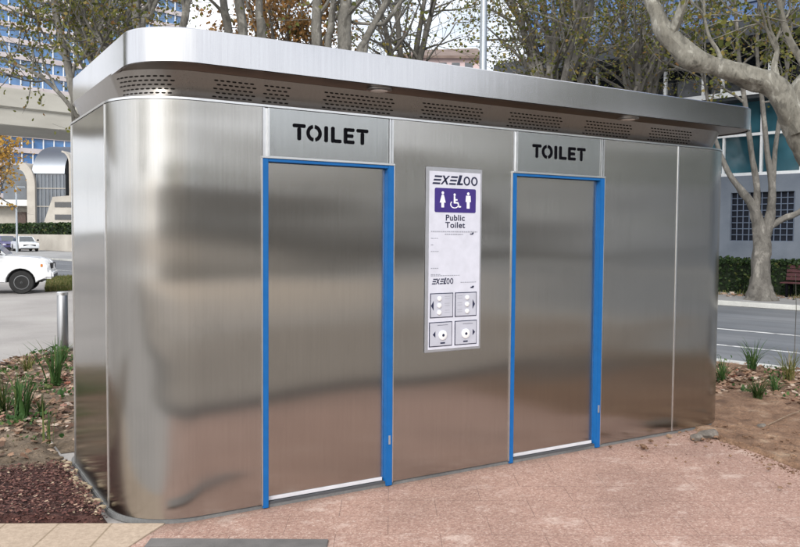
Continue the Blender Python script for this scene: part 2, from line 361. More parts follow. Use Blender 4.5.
panel(dens((X['s']+G, 0), (W-R_-.02, 0), 3)+arcp(W-R_, R_, R_, -PI/2, 0)+dens((W, R_+.1), (W, D-R_-.1), 3)+arcp(W-R_, D-R_, R_, 0, PI/2), 'rounded corner panel at the far right')
panel(dens((W-R_-G, D), (R_+G, D), 4))
panel(arcp(R_, D-R_, R_, PI/2, PI))
# dark inner core keeps light out
core = MB().prism(rrpath(.09, W-.09, .09, D-.09, R_-.09), .0, 2.66); core.build('inner_wall', M['slot'], root)
base = MB().prism(rrpath(-.016, W+.02, .004, D+.04, R_), -.004, .033)
base.build('base_slab', pm('base_concrete', [(.3, (.11, .112, .115)), (.7, (.21, .21, .205))], 3, .85, .3, .01, fine=(60, .2)), root, bevel=.006)
# seam strips
def seam(x0, x1, y0, y1, z0=Z0, z1=H+.002): MB().box(x0, x1, y0, y1, z0, z1).build('seam_strip', M['trim'], root, bevel=.0015)
seam(-.006, .003, R_-.007, R_+.007)
seam(X['s']-.008, X['s']+.008, -.005, .002)
seam(-.006, .003, D-R_-.008, D-R_+.006)
# top ledge
P = rrpath(-.006, W+.006, -.006, D+.006, R_+.006); Q = rrpath(.08, W-.08, .08, D-.08, R_-.08); n = len(P)
V = [(*p, H+.003) for p in P]+[(*p, H+.003) for p in Q]+[(*p, H+.016) for p in P]+[(*p, H+.016) for p in Q]
F = []
for i in range(n):
    j = (i+1) % n; F += [(i, j, 2*n+j, 2*n+i), (2*n+i, 2*n+j, 3*n+j, 3*n+i), (i, n+i, n+j, j), (n+i, 3*n+i, 3*n+j, n+j)]
obj('top_ledge', V, F, M['trim'], root, smooth=True)
# vent band
IN = .06
IB, IT = .095, .025; ZVB, ZVT = H+.01, 2.675
P = rrpath(IB, W-IB, IB, D-IB, R_-IB); P2 = rrpath(IT, W-IT, IT, D-IT, R_-IT); V = [(*p, ZVB) for p in P]+[(*p, ZVT) for p in P2]; n = len(P)
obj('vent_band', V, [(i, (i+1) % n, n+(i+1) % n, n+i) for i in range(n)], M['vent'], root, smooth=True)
def bandpt(s, off):       # s = distance from x=R_ along the band, negative goes round the near left corner
    r = R_-IN
    if s >= 0: return Vector((R_+s, IN-off, 0)), Vector((1, 0, 0))
    if s > -r*PI/2:
        a = -PI/2+s/r; return Vector((R_+(r+off)*math.cos(a), R_+(r+off)*math.sin(a), 0)), Vector((-math.sin(a), math.cos(a), 0))
    return Vector((IN-off, R_-(s+r*PI/2), 0)), Vector((0, -1, 0))
def grille(s0, s1):
    mb = MB(); nr = 5; pitch = .0375
    for k in range(nr):
        z = 2.548+k*.0225; st = s0+(pitch/2 if k % 2 else 0)
        while st+.0265 <= s1+.001:
            tf = (z-ZVB)/(ZVT-ZVB); off = IN-(IB+(IT-IB)*tf)+.0025
            a, t = bandpt(st, off); b, t2 = bandpt(st+.0265, off)
            i0 = len(mb.V); hz = .0048; r = .006
            pts = []
            for (p, sx) in ((a, 1), (b, -1)):
                tt = t*sx
                pts.append((p+tt*0, p+tt*r))
            ring = [pts[0][0]+Vector((0, 0, z-hz*.4)), pts[0][1]+Vector((0, 0, z-hz)), pts[1][1]+Vector((0, 0, z-hz)), pts[1][0]+Vector((0, 0, z-hz*.4)),
                    pts[1][0]+Vector((0, 0, z+hz*.4)), pts[1][1]+Vector((0, 0, z+hz)), pts[0][1]+Vector((0, 0, z+hz)), pts[0][0]+Vector((0, 0, z+hz*.4))]
            mb.add(ring, [list(range(8))]); st += pitch
    mb.build('vent_grille', M['slot'], root)
grille(-.50, -.11)
for x0, x1 in ((213, 258), (263, 291), (323, 394), (421, 484), (508, 562), (584, 632), (649, 691)):
    grille(onY(x0, 90+(x0-213)*.085, IN).x-R_, onY(x1, 90+(x1-213)*.085, IN).x-R_)
# roof
roof_p = MB(); RX0, RX1, RY0, RY1, RR = .03, W-.015, -.25, D-.02, .34
ZB, ZT = 2.668, 2.855
Pf = rrpath(RX0, RX1, RY0, RY1, RR, 16); n = len(Pf)
Pi = rrpath(RX0+.018, RX1-.018, RY0+.018, RY1-.018, RR-.018, 16)
V = [(*p, ZB) for p in Pf]+[(*p, ZT-.006) for p in Pf]+[(*p, ZT) for p in rrpath(RX0+.006, RX1-.006, RY0+.006, RY1-.006, RR-.006, 16)]+[(*p, ZB) for p in Pi]+[(*p, ZT) for p in Pi]
F = []
for i in range(n):
    j = (i+1) % n; F += [(i, j, n+j, n+i), (n+i, n+j, 2*n+j, 2*n+i), (2*n+i, 2*n+j, 4*n+j, 4*n+i), (i, 3*n+i, 3*n+j, j)]
roof = obj('roof', [(*p, ZT-.02) for p in Pi]+[(*p, ZT-.004) for p in Pi], [list(range(n))[::-1], list(range(n, 2*n))]+[(i, (i+1) % n, n+(i+1) % n, n+i) for i in range(n)], M['fascia'], root)
obj('fascia', V, F, M['fascia'], roof, smooth=True)
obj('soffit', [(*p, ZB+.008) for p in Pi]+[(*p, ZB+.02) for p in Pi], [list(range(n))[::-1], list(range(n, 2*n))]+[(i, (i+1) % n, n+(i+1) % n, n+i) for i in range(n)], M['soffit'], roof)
for x in (onY(380, 87, -.10).x, onY(629, 117, -.10).x):
    dl = MB().lathe([(.085, ZB+.006), (.085, ZB-.004), (.062, ZB-.008)], (x, -.09, 0), 28).build('downlight', M['trim'], root, smooth=True)
    MB().lathe([(.058, ZB-.0085), (.05, ZB-.012)], (x, -.09, 0), 24).build('lens', M['lens'], dl, smooth=True)

# doors, frames, lintels, lettering
def slab_poly(mb, poly, x, z, sx, sz, y, th=.003, sl=0):
    mb.extr([(x+(p[0]+sl*p[1])*sx, y, z+p[1]*sz) for p in poly], (0, -th, 0))
def ring_arc(mb, cx, cz, rx, rz, wx, wz, a0, a1, y, th=.003, n=14):
    o_ = [(cx+rx*math.cos(a0+(a1-a0)*i/n), y, cz+rz*math.sin(a0+(a1-a0)*i/n)) for i in range(n+1)]
    i_ = [(cx+(rx-wx)*math.cos(a0+(a1-a0)*i/n), y, cz+(rz-wz)*math.sin(a0+(a1-a0)*i/n)) for i in range(n+1)]
    for k in range(n): mb.extr([o_[k], o_[k+1], i_[k+1], i_[k]], (0, -th, 0))
def bar(mb, x0, x1, z0, z1, y, th=.003, sl=0):
    r = min(x1-x0, z1-z0)*.28
    mb.extr([(x0+r, y, z0), (x1-r, y, z0), (x1, y, z0+r), (x1, y, z1-r), (x1-r, y, z1), (x0+r, y, z1), (x0, y, z1-r), (x0, y, z0+r)], (0, -th, 0))
def toilet_word(x0, zb, h, wd, y):
    mb = MB(); t = h*.225; cw = wd/5.55
    def T(x): bar(mb, x, x+cw*.92, zb+h-t, zb+h, y); bar(mb, x+cw*.46-t*.55, x+cw*.46+t*.55, zb, zb+h-t+.001, y)
    T(x0); x = x0+cw*.98
    ow = cw*1.12
    ring_arc(mb, x+ow/2, zb+h/2, ow/2, h/2*1.04, t, t, PI/2-.12-PI+.34, PI/2-.12, y)          # right half
    ring_arc(mb, x+ow/2, zb+h/2, ow/2, h/2*1.04, t, t, PI/2+.2, PI*1.5-.12, y); x += ow+cw*.2   # left half
    bar(mb, x, x+t*1.1, zb, zb+h, y); x += t*1.1+cw*.24
    bar(mb, x, x+t*1.1, zb, zb+h, y); bar(mb, x+t*.9, x+cw*.78, zb, zb+t, y); x += cw*.96
    bar(mb, x, x+t*1.1, zb, zb+h, y)
    for zz, k in ((zb, .82), (zb+h/2-t/2, .74), (zb+h-t, .82)): bar(mb, x+t*.9, x+cw*k, zz, zz+t, y)
    x += cw*.98; T(x); return mb
for (xa, xb, (wx0, wx1)) in ((X['a'], X['b'], (293, 367)), (X['c'], X['d'], (533, 585))):
    lin = MB().box(xa+JL+.012, xb-JR+.010, .004, .05, HD+.012, H).build('lintel_panel', M['lintel'], root, bevel=.002)
    a = onY(wx0, 132, 0).x; b = onY(wx1, 140, 0).x
    toilet_word(a, 2.315, .102, b-a, .0035).build('lettering', M['black'], lin)
    for x0, x1 in ((xa+.002, xa+JL+.011), (xb-JR+.012, xb-.002)):
        c = MB(); c.box(x0, x0+.012, -.004, .03, HD+.016, H-.001); c.box(x1-.012, x1, -.004, .03, HD+.016, H-.001); c.box(x0+.012, x1-.012, .012, .03, HD+.016, H-.001)
        c.build('lintel_channel', M['trim'], root)
    fr = thing('door_frame', None, None); fr.parent = root
    for side in (0, 1):
        x0, x1 = (xa, xa+JL) if side == 0 else (xb-JR, xb)
        j = MB().box(x0, x1, -.012, .07, .012, HD); j.build('jamb', M['blue'], fr, bevel=.003)
        MB().box(x0-.007 if side == 0 else x1+.001, x0-.001 if side == 0 else x1+.007, -.008, .02, .03, HD).build('edge_strip', M['trim'], fr)
    MB().box(xa+JL+.0005, xb-JR-.0005, -.008, .06, HD-.02, HD).build('head', M['blue'], fr, bevel=.002)
    MB().box(xa-.004, xb+.004, -.016, .01, HD+.001, HD+.014).build('edge_strip', M['trim'], fr, bevel=.002)
    MB().box(xa+JL+.001, xb-JR-.001, .005, .08, .012, .042).build('threshold', flat('threshold_blue', (.07, .072, .078), .6), fr)
    dr = MB().box(xa+JL+.004, xb-JR-.014, .030, .07, .052, HD-.024).build('door', M['door'], root, bevel=.002)
    MB().box(xa+JL+.004, xb-JR-.014, .022, .0295, .046, .070).build('kick_strip', flat('white_strip', (.60, .60, .63), .4), dr, bevel=.002)
    MB().box(xb-JR-.0135, xb-JR-.002, .034, .06, .062, HD-.025).build('closing_strip', M['trim'], dr)
    h_ = MB(); 
    h_.box(xb-JR+.012, xb-JR+.026, -.0185, -.0125, .30, .36); h_.build('latch_plate', M['greyframe'], fr)

# information panel
pTL, pTR, pBL = onY(426.5, 166.5, -.012), onY(482.5, 169.5, -.012), onY(427, 353, -.012)
px0, px1, pz1, pz0 = pTL.x, pTR.x, pTL.z, pBL.z
ip = MB().box(px0, px1, -.012, -.0005, pz0, pz1).build('information_panel', M['greyframe'], root, bevel=.004)
fx0, fx1, fz1, fz0 = px0+.024, px1-.018, pz1-.028, pz0+.02
face = MB().box(fx0, fx1, -.0145, -.0125, fz0, fz1).build('face_plate', M['white'], ip)
def U(u): return fx0+(fx1-fx0)*u
def Vv(v): return fz1-(fz1-fz0)*v
yF = -.0148
def bars(rects, name, m, y=yF, th=.001):
    mb = MB()
    for (u0, u1, v0, v1) in rects: mb.extr([(U(u0), y, Vv(v1)), (U(u1), y, Vv(v1)), (U(u1), y, Vv(v0)), (U(u0), y, Vv(v0))], (0, -th, 0))
    return mb.build(name, m, ip)
def logo(u0, u1, v0, v1, m1):
    """six slanted letters: barred E, X, barred E, L, O, O"""
    mb = MB(); zb, h = Vv(v1), (Vv(v0)-Vv(v1)); x0, wd = U(u0), U(u1)-U(u0); cw = wd/6.1; y = yF; th = .001; SL = .38
    def para(xa, xb, za, zb_): mb.extr([(x0+xa*cw+SL*za*h*.9, y, zb+za*h), (x0+xb*cw+SL*za*h*.9, y, zb+za*h), (x0+xb*cw+SL*zb_*h*.9, y, zb+zb_*h), (x0+xa*cw+SL*zb_*h*.9, y, zb+zb_*h)], (0, -th, 0))
    for k in range(3): para(.0, .98, .0+k*.39, .2+k*.39)
    mb.extr([(x0+1.05*cw, y, zb), (x0+1.3*cw, y, zb), (x0+2.35*cw, y, zb+h), (x0+2.1*cw, y, zb+h)], (0, -th, 0))
    mb.extr([(x0+1.35*cw, y, zb+h), (x0+1.62*cw, y, zb+h), (x0+2.12*cw, y, zb), (x0+1.85*cw, y, zb)], (0, -th, 0))
    for k in range(3): para(2.2, 3.1, .0+k*.39, .2+k*.39)
    para(3.25, 3.65, 0, 1.12); para(3.6, 4.05, 0, .22)
    for k in (4.55, 5.6): ring_arc(mb, x0+k*cw+.1*cw, zb+h*.5, cw*.46, h*.52, cw*.2, h*.17, 0, 2*PI, y, th, 20)
    mb.build('logo', m1, ip)
logo(.055, .93, .022, .072, M['ink'])
# pictogram board
pb = MB(); u0, u1, v0, v1 = .10, .905, .092, .228; rr_ = .012
xs, xe, zs, ze = U(u0), U(u1), Vv(v1), Vv(v0); pts = []
for cx_, cz_, a0 in ((xe-rr_, zs+rr_, -PI/2), (xe-rr_, ze-rr_, 0), (xs+rr_, ze-rr_, PI/2), (xs+rr_, zs+rr_, PI)):
    pts += [(cx_+rr_*math.cos(a0+PI/2*i/5), yF, cz_+rr_*math.sin(a0+PI/2*i/5)) for i in range(6)]
pb.extr(pts, (0, -.0012, 0)); pbo = pb.build('pictogram_board', M['purple'], ip)
yP = yF-.0013; pc = MB(); hh = ze-zs; ww = xe-xs; tp = .0008
def disc(cx_, cz_, r, mb=pc, y=None, n=16, th=tp): mb.extr([(cx_+r*math.cos(2*PI*i/n), y if y is not None else yP, cz_+r*math.sin(2*PI*i/n)) for i in range(n)], (0, -th, 0))
def poly(pts): pc.extr([(xs+p[0]*ww, yP, zs+p[1]*hh) for p in pts], (0, -tp, 0))
disc(xs+.19*ww, zs+.80*hh, .062*hh)                                                              # woman
poly([(.165, .72), (.215, .72), (.26, .40), (.222, .40), (.222, .20), (.158, .20), (.158, .40), (.12, .40)])
disc(xs+.81*ww, zs+.80*hh, .062*hh)                                                              # man
poly([(.755, .72), (.865, .72), (.875, .46), (.845, .45), (.845, .18), (.775, .18), (.775, .45), (.745, .46)])
disc(xs+.475*ww, zs+.74*hh, .055*hh)                                                             # wheelchair user
poly([(.455, .68), (.49, .68), (.495, .56), (.545, .56), (.545, .50), (.497, .50), (.50, .44), (.565, .44), (.60, .27), (.635, .28), (.63, .22), (.575, .21), (.545, .38), (.455, .38)])
ring_arc(pc, xs+.475*ww, zs+.34*hh, .105*ww, .165*hh, .022*ww, .036*hh, PI*.75, PI*1.95, yP, tp, 18)
pc.build('pictogram', flat('white_print', (.8, .8, .86), .5), ip)
def text(body, u, v, size, m, bold=.0, par=ip, align='CENTER', name='lettering'):
    cu = bpy.data.curves.new(name, 'FONT'); cu.body = body; cu.size = size; cu.space_character = 1.08; cu.align_x = align; cu.align_y = 'CENTER'; cu.extrude = .0005; cu.offset = bold
    t = bpy.data.objects.new(name, cu); COL.objects.link(t)
    dg = bpy.context.evaluated_depsgraph_get(); dg.update(); me = bpy.data.meshes.new_from_object(t.evaluated_get(dg)); bpy.data.objects.remove(t)
    o = bpy.data.objects.new(name, me); COL.objects.link(o); me.materials.clear(); me.materials.append(m)
    o.rotation_euler = (PI/2, 0, 0); o.location = (U(u), yF-.0005, Vv(v)); o.parent = par; o.scale = (1.12, 1, 1); return o
text('Public', .50, .259, .058, M['ink'], .0011)
text('Toilet', .50, .300, .058, M['ink'], .0011)
# unreadable small print: broken strokes
pr = []; rr2 = random.Random(3)
for row, (a, b, v) in enumerate(((.04, .95, .333), (.30, .66, .348))):
    u = a
    while u < b:
        l = rr2.uniform(.012, .035); pr.append((u, min(b, u+l), v, v+.006)); u += l+.012
bars(pr, 'lettering', M['greyink'])
pr = []
for (a, b, v) in ((.04, .18, .372), (.04, .09, .408), (.04, .19, .445), (.04, .18, .54), (.04, .22, .575), (.04, .6, .582), (.62, .93, .623)):
    u = a
    while u < b:
        l = rr2.uniform(.015, .04); pr.append((u, min(b, u+l), v, v+.004)); u += l+.012
bars(pr, 'lettering', M['greyink'])
bars([(.80, .86, .342+.004, .352), (.84, .87, .34, .346), (.82, .88, .652, .660), (.85, .89, .647, .654)], 'lettering', M['ink'])
logo(.06, .47, .600, .632, M['ink'])
def padd(u0, u1, v0, v1, three, left):
    xs_, xe_, zs_, ze_ = U(u0), U(u1), Vv(v1), Vv(v0)
    MB().box(xs_, xe_, yF-.0012, yF, zs_, ze_).build('pad_outline', M['ink'], ip)
    MB().box(xs_+.006, xe_-.006, yF-.004, yF-.0015, zs_+.006, ze_-.006).build('button_pad', M['pad'], ip, bevel=.001)
    yb = yF-.0042; wp, hp = xe_-xs_, ze_-zs_
    ar = MB(); pt = MB(); cx_ = xs_+wp*(.14 if left else .80); s = -1 if left else 1; cz_ = zs_+hp*.5
    if not three: cx_ = xs_+wp*(.26 if left else .80)
    ar.extr([(cx_, yb, cz_-hp*(.2 if three else .13)), (cx_, yb, cz_+hp*(.2 if three else .13)), (cx_+s*wp*.11, yb, cz_)][::(1 if left else -1)], (0, -.0008, 0))
    tx = []
    if three:
        bx_ = xs_+wp*(.38 if left else .54)
        for k in range(3):
            MB().lathe([(hp*.095, 0), (hp*.095, -.006), (hp*.07, -.008)], (bx_, yb, zs_+hp*(.22+.28*k)), 16, 'y').build('button', M['button'], ip, smooth=True)
            for q_ in range(2):
                x_ = xs_+wp*(.62 if left else .10); pt.extr([(x_, yb, zs_+hp*(.2+.28*k+q_*.09)), (x_+wp*.22, yb, zs_+hp*(.2+.28*k+q_*.09)), (x_+wp*.22, yb, zs_+hp*(.215+.28*k+q_*.09)), (x_, yb, zs_+hp*(.215+.28*k+q_*.09))], (0, -.0005, 0))
    else:
        bx_ = xs_+wp*(.58 if left else .48); bz = zs_+hp*.46
        MB().lathe([(hp*.2, 0), (hp*.2, -.005), (hp*.15, -.008), (hp*.08, -.008)], (bx_, yb, bz), 22, 'y').build('button', M['button'], ip, smooth=True)
        disc(bx_, bz, hp*.06, pt, yb-.0085, 12)
        pt.extr([(bx_-wp*.1, yb, zs_+hp*.11), (bx_+wp*.1, yb, zs_+hp*.11), (bx_+wp*.1, yb, zs_+hp*.17), (bx_-wp*.1, yb, zs_+hp*.17)], (0, -.0008, 0))
        pt.extr([(xs_+wp*.35, yb, zs_+hp*.86), (xs_+wp*.8, yb, zs_+hp*.86), (xs_+wp*.8, yb, zs_+hp*.875), (xs_+wp*.35, yb, zs_+hp*.875)], (0, -.0005, 0))
    ar.build('arrow', M['ink'], ip); pt.build('lettering', M['greyink'] if three else M['ink'], ip)
padd(.03, .475, .682, .822, True, True); padd(.51, .945, .682, .822, True, False)
padd(.015, .46, .845, .985, False, True); padd(.51, .955, .845, .985, False, False)
bl = MB()
for z in (.05,): pass
# stone by the far right corner
st = MB(); c0 = ground(707, 438); 
bmv = bmesh.new(); bmesh.ops.create_icosphere(bmv, subdivisions=3, radius=1)
Vs = []
for v_ in bmv.verts:
    k = 1+.25*mnoise.noise(v_.co*1.6)+.08*mnoise.noise(v_.co*5); Vs.append(v_.co*k)
Fs = [[v_.index for v_ in f.verts] for f in bmv.faces]; bmv.free()
m_stone = pm('stone', [(.3, (.09, .08, .07)), (.7, (.25, .215, .185))], 9, .9, .6, fine=(60, .3))
for i, (px, py, sx, sy, sz, lab) in enumerate(((709, 438, .11, .07, .045, 'flat dark stone lying against the foot of the toilet block'), (697, 441, .06, .05, .035, 'small stone at the paving corner beside the flat dark stone'), (762, 430, .045, .04, .03, 'small pebble on the bare reddish soil right of the paving'))):
    g_ = ground(px, py); o = obj('stone', [(v_.x*sx, v_.y*sy, v_.z*sz) for v_ in Vs], Fs, m_stone, smooth=True); o.location = (g_.x, g_.y, .03); tag(o, lab, 'stone')
# a length of broken pipe is not guessed; a thin stick lies on the soil
a, b = ground(768, 425, .05), ground(800, 411, .06)
tag(MB().tube([a, a.lerp(b, .5)+Vector((.03, 0, .015)), b+Vector((.5, .1, .0))], [.005, .005, .003], 6).build('stick', pm('dry_stick', [(.3, (.17, .12, .08)), (.7, (.27, .20, .14))], 20)), 'thin brown dry stick lying on the bare reddish soil', 'stick')

# ------------------------------------------------------------------ vegetation
def barkmat(name, a, b, c_, sc_=3.2):
    m, nt, p = newmat(name); v = coords(nt, (1, 1, .55))
    n1 = tnoise(nt, v, sc_, 5, .6, .5)
    c = ramp(nt, n1, [(.36, a), (.46, b), (.56, b), (.62, c_)])
    c = mixc(nt, 1.0, c, ramp(nt, tnoise(nt, v, 24, 5, .7), [(.3, (.62, .62, .62)), (.7, (1.08, 1.08, 1.08))]), 'MULTIPLY')
    lk(nt, c, p.inputs['Base Color']); p.inputs['Roughness'].default_value = .88
    lk(nt, bump(nt, tnoise(nt, coords(nt, (1, 1, .4)), 16, 5), .7, .02, bump(nt, n1, .4, .02)), p.inputs['Normal']); return m
M['bark_pale'] = barkmat('plane_bark_pale', (.10, .094, .078), (.20, .19, .16), (.33, .32, .28), 6.5)
M['bark_grey'] = barkmat('plane_bark_grey', (.085, .08, .068), (.155, .147, .13), (.25, .24, .215), 5)
M['bark_mid'] = barkmat('plane_bark_mid', (.085, .078, .068), (.145, .135, .12), (.24, .225, .20))
M['bark_dark'] = barkmat('bark_dark', (.06, .055, .048), (.10, .092, .08), (.16, .148, .13))
LM = {
 'olive': leafmat('leaves_olive', [(0, (.06, .07, .018)), (.35, (.125, .14, .034)), (.7, (.20, .195, .05)), (.9, (.27, .205, .065)), (1, (.20, .10, .04))], .45),
 'brown': leafmat('leaves_autumn', [(0, (.10, .055, .02)), (.3, (.19, .10, .03)), (.6, (.27, .15, .05)), (.85, (.33, .17, .06)), (1, (.10, .095, .03))]),
 'gold': leafmat('leaves_gold', [(0, (.40, .21, .04)), (.5, (.50, .29, .06)), (.85, (.58, .38, .10)), (1, (.22, .17, .05))], .45),
 'green': leafmat('leaves_green', [(0, (.02, .04, .012)), (.5, (.045, .075, .02)), (.85, (.07, .10, .03)), (1, (.12, .11, .03))]),
 'hedge': leafmat('leaves_hedge', [(0, (.010, .022, .008)), (.5, (.022, .045, .014)), (.9, (.045, .08, .022)), (1, (.10, .10, .03))], .2),
 'strap': leafmat('leaves_strap', [(0, (.03, .075, .02)), (.5, (.05, .11, .03)), (.85, (.085, .15, .045)), (1, (.16, .17, .06))], .3),
 'litter': leafmat('dead_leaves', [(0, (.08, .045, .03)), (.25, (.17, .095, .06)), (.5, (.28, .17, .11)), (.75, (.40, .29, .21)), (.92, (.50, .42, .35)), (1, (.30, .10, .06))], .15),
 'chips': leafmat('mulch_chips', [(0, (.03, .012, .010)), (.4, (.08, .03, .024)), (.75, (.14, .06, .048)), (.95, (.22, .12, .09)), (1, (.42, .34, .24))], 0),
 'grass': leafmat('grass_blades', [(0, (.06, .085, .02)), (.5, (.11, .13, .035)), (.8, (.19, .17, .06)), (1, (.26, .20, .09))], .3),
}
LEAF = [(0, 0), (.34, .02), (.5, .3), (.3, .42), (.36, .72), (.1, .72), (0, 1), (-.12, .7), (-.38, .74), (-.3, .42), (-.5, .28), (-.32, .03)]
LEAF_S = [(0, 0), (.36, .28), (.27, .66), (0, 1), (-.3, .62), (-.34, .24)]
def rvec(r): 
    while True:
        v = Vector((r.uniform(-1, 1), r.uniform(-1, 1), r.uniform(-1, 1)))
        if .05 < v.length < 1: return v
def leaf(mb, p, s, r, shape=LEAF_S, flatn=None):
    n = (flatn + rvec(r)*.5).normalized() if flatn else rvec(r).normalized()
    a = n.orthogonal().normalized(); ang = r.uniform(0, 2*PI); b = n.cross(a); a, b = a*math.cos(ang)+b*math.sin(ang), b*math.cos(ang)-a*math.sin(ang)
    i0 = len(mb.V); cv = r.uniform(-.25, .25)
    for (x, y) in shape: mb.V.append(p+a*(x*s)+b*((y-.4)*s)+n*(cv*s*(abs(x)*1.4)))
    mb.F.append(list(range(i0, i0+len(shape))))
def wander(r, p, d, L, n, jit, upb):
    P = [p.copy()]; d = d.normalized()
    for i in range(n):
        d = (d+rvec(r)*jit+Vector((0, 0, upb))).normalized(); P.append(P[-1]+d*(L/n))
    return P
def smooth_poly(P, R, k=4):
    """Catmull-Rom through the points"""
    Q, S = [], []
    for i in range(len(P)-1):
        p0, p1, p2, p3 = P[max(i-1, 0)], P[i], P[i+1], P[min(i+2, len(P)-1)]
        for j in range(k):
            t = j/k; Q.append(.5*((2*p1)+(p2-p0)*t+(2*p0-5*p1+4*p2-p3)*t*t+(3*p1-p0-3*p2+p3)*t**3)); S.append(R[i]+(R[i+1]-R[i])*t)
    Q.append(P[-1]); S.append(R[-1]); return Q, S
def tree(name, label, base, limbs, bark, leaves, nleaf=3000, lsize=.11, seed=1, sub=(7, 5), L1=2.2, L2=.9, spread=.35, start=.35, group=None, upb=.05, cat='tree', zmin=2.6, shape=LEAF_S):
    """limbs: list of [(point, radius) ...] in world space; twigs and leaves grow from them"""
    r = random.Random(seed); base = Vector(base)
    t = thing(name, label, cat, base, 0, group); tr = MB(); lf = MB(); tips = []
    for lb in limbs:
        P, R = smooth_poly([Vector(p)-base for p, _ in lb[:]], [q for _, q in lb], 7 if lb[0][1] > .08 else 4)
        tr.tube(P, R, 20 if R[0] > .08 else 8, .26)
        n = len(P)
        for k in range(sub[0]):
            f = start+(1-start)*(k+r.random())/sub[0]; i = min(n-1, int(f*(n-1))); p = P[i]
            if p.z+base.z < zmin: continue
            td = (P[min(i+1, n-1)]-P[max(i-1, 0)]).normalized()
            d = (td*.5+rvec(r)*1.0+Vector((0, 0, .25))); L = L1*r.uniform(.6, 1.25)*(1.1-f*.4)
            q = wander(r, p, d, L, 7, .28, upb); rr = min(R[i]*.5, .045*L)
            tr.tube(q, [rr*(1-.8*a/7)+.004 for a in range(8)], 6, .1)
            for k2 in range(sub[1]):
                i2 = r.randint(2, 7); d2 = (q[i2]-q[i2-1]).normalized()*.6+rvec(r)
                q2 = wander(r, q[i2], d2, L2*r.uniform(.6, 1.3), 4, .35, -.02)
                tr.tube(q2, [.010, .009, .007, .005, .003], 4, 0, False)
                tips += q2[1:]
    if tips and nleaf:
        for k in range(nleaf):
            p = r.choice(tips)
            if p.z+base.z < zmin-.3: continue
            leaf(lf, p+rvec(r)*spread*r.random(), lsize*r.uniform(.6, 1.3), r, shape)
    tr.build('trunk', bark, t, smooth=True)
    if nleaf: obj('crown', lf.V, lf.F, leaves, t, smooth='raw')
    return t
def pxl(d, *pts): return [(at(x, y, d+(dd[0] if dd else 0)), rad/FPX*d) for (x, y, rad, *dd) in pts]

# plane tree standing just right of the frame with the big pale limb
d = 9.6
pb_ = ground(925, 372)
d2 = (pb_-CAM).dot(fw)
limbs = [[(pb_+Vector((0, 0, -.1)), .30), (at(905, 330, d2), .25), (at(868, 262, 10), .22), (at(830, 185, 9.8), .19), (at(803, 138, 9.7), .165), (at(788, 108, d), .145), (at(776, 90, d), .11)],
         pxl(d, (800, 132, 9), (786, 100, 11.5), (770, 84, 11), (752, 79, 10.5), (733, 73, 10), (713, 66, 9.6), (700, 63, 11), (688, 57, 11.4), (675, 43, 10), (663, 30, 9.6), (657, 14, 8), (651, -5, 7.6), (646, -50, 6.4), (636, -120, 5, .4), (622, -200, 3, .8)),
         pxl(d, (795, 122, 8.5), (802, 90, 10.5), (822, 66, 10), (850, 20, 9), (868, -40, 7), (870, -130, 5, -.4), (850, -230, 3, -.8)),
         pxl(d, (776, 86, 6), (774, 66, 3), (777, 48, 2.2), (770, 30, 1.6)),
         pxl(d, (724, 70, 3), (718, 52, 2.2), (708, 34, 1.6), (704, 5, 1.2), (706, -40, 1)),
         pxl(d, (812, 76, 5), (790, 40, 3.6), (779, 0, 3), (772, -60, 2)),]
tree('plane_tree', 'plane tree whose thick pale mottled limb arches over the far right of the roof', (pb_.x, pb_.y, 0), limbs, M['bark_pale'], LM['olive'], 900, .085, 11, (4, 4), 1.5, .7, .3, .55, cat='tree', zmin=3.9)

# street tree across the road, forked trunk in front of the grey wall
tb = ground(761, 300); dt = (tb-CAM).dot(fw)
limbs = [pxl(dt, (761, 302, 20), (761, 297, 14), (760, 284, 10), (761, 258, 8.4), (762, 236, 8)),
         pxl(dt, (761, 240, 7.5), (758, 222, 5.4), (753, 206, 4.6), (741, 190, 3.6), (729, 174, 2.6), (719, 150, 2.2), (712, 128, 1.8), (706, 90, 1.3), (700, 50, .9)),
         pxl(dt, (756, 214, 4), (757, 188, 3), (751, 150, 2.8), (746, 110, 2.5), (739, 60, 2.1), (735, 0, 1.7), (730, -60, 1.1)),
         pxl(dt, (764, 242, 6), (770, 216, 4.6), (772, 190, 3.6), (767, 150, 2.5), (763, 110, 2.2), (757, 50, 1.8), (760, -10, 1.4), (765, -70, 1)),
         pxl(dt, (772, 198, 3.2), (774, 165, 2.4), (778, 130, 2.2), (786, 80, 1.9), (792, 20, 1.4), (800, -50, 1)),
         pxl(dt, (768, 228, 3.6), (783, 219, 3), (800, 211, 2.6), (820, 190, 2.2), (840, 150, 1.5))]
tree('street_tree', 'grey street tree with flared forked trunk before the barred window across the road', (tb.x, tb.y, 0), limbs, M['bark_mid'], LM['olive'], 3800, .105, 21, (9, 6), 2.6, 1.2, .45, .5, zmin=5.2)

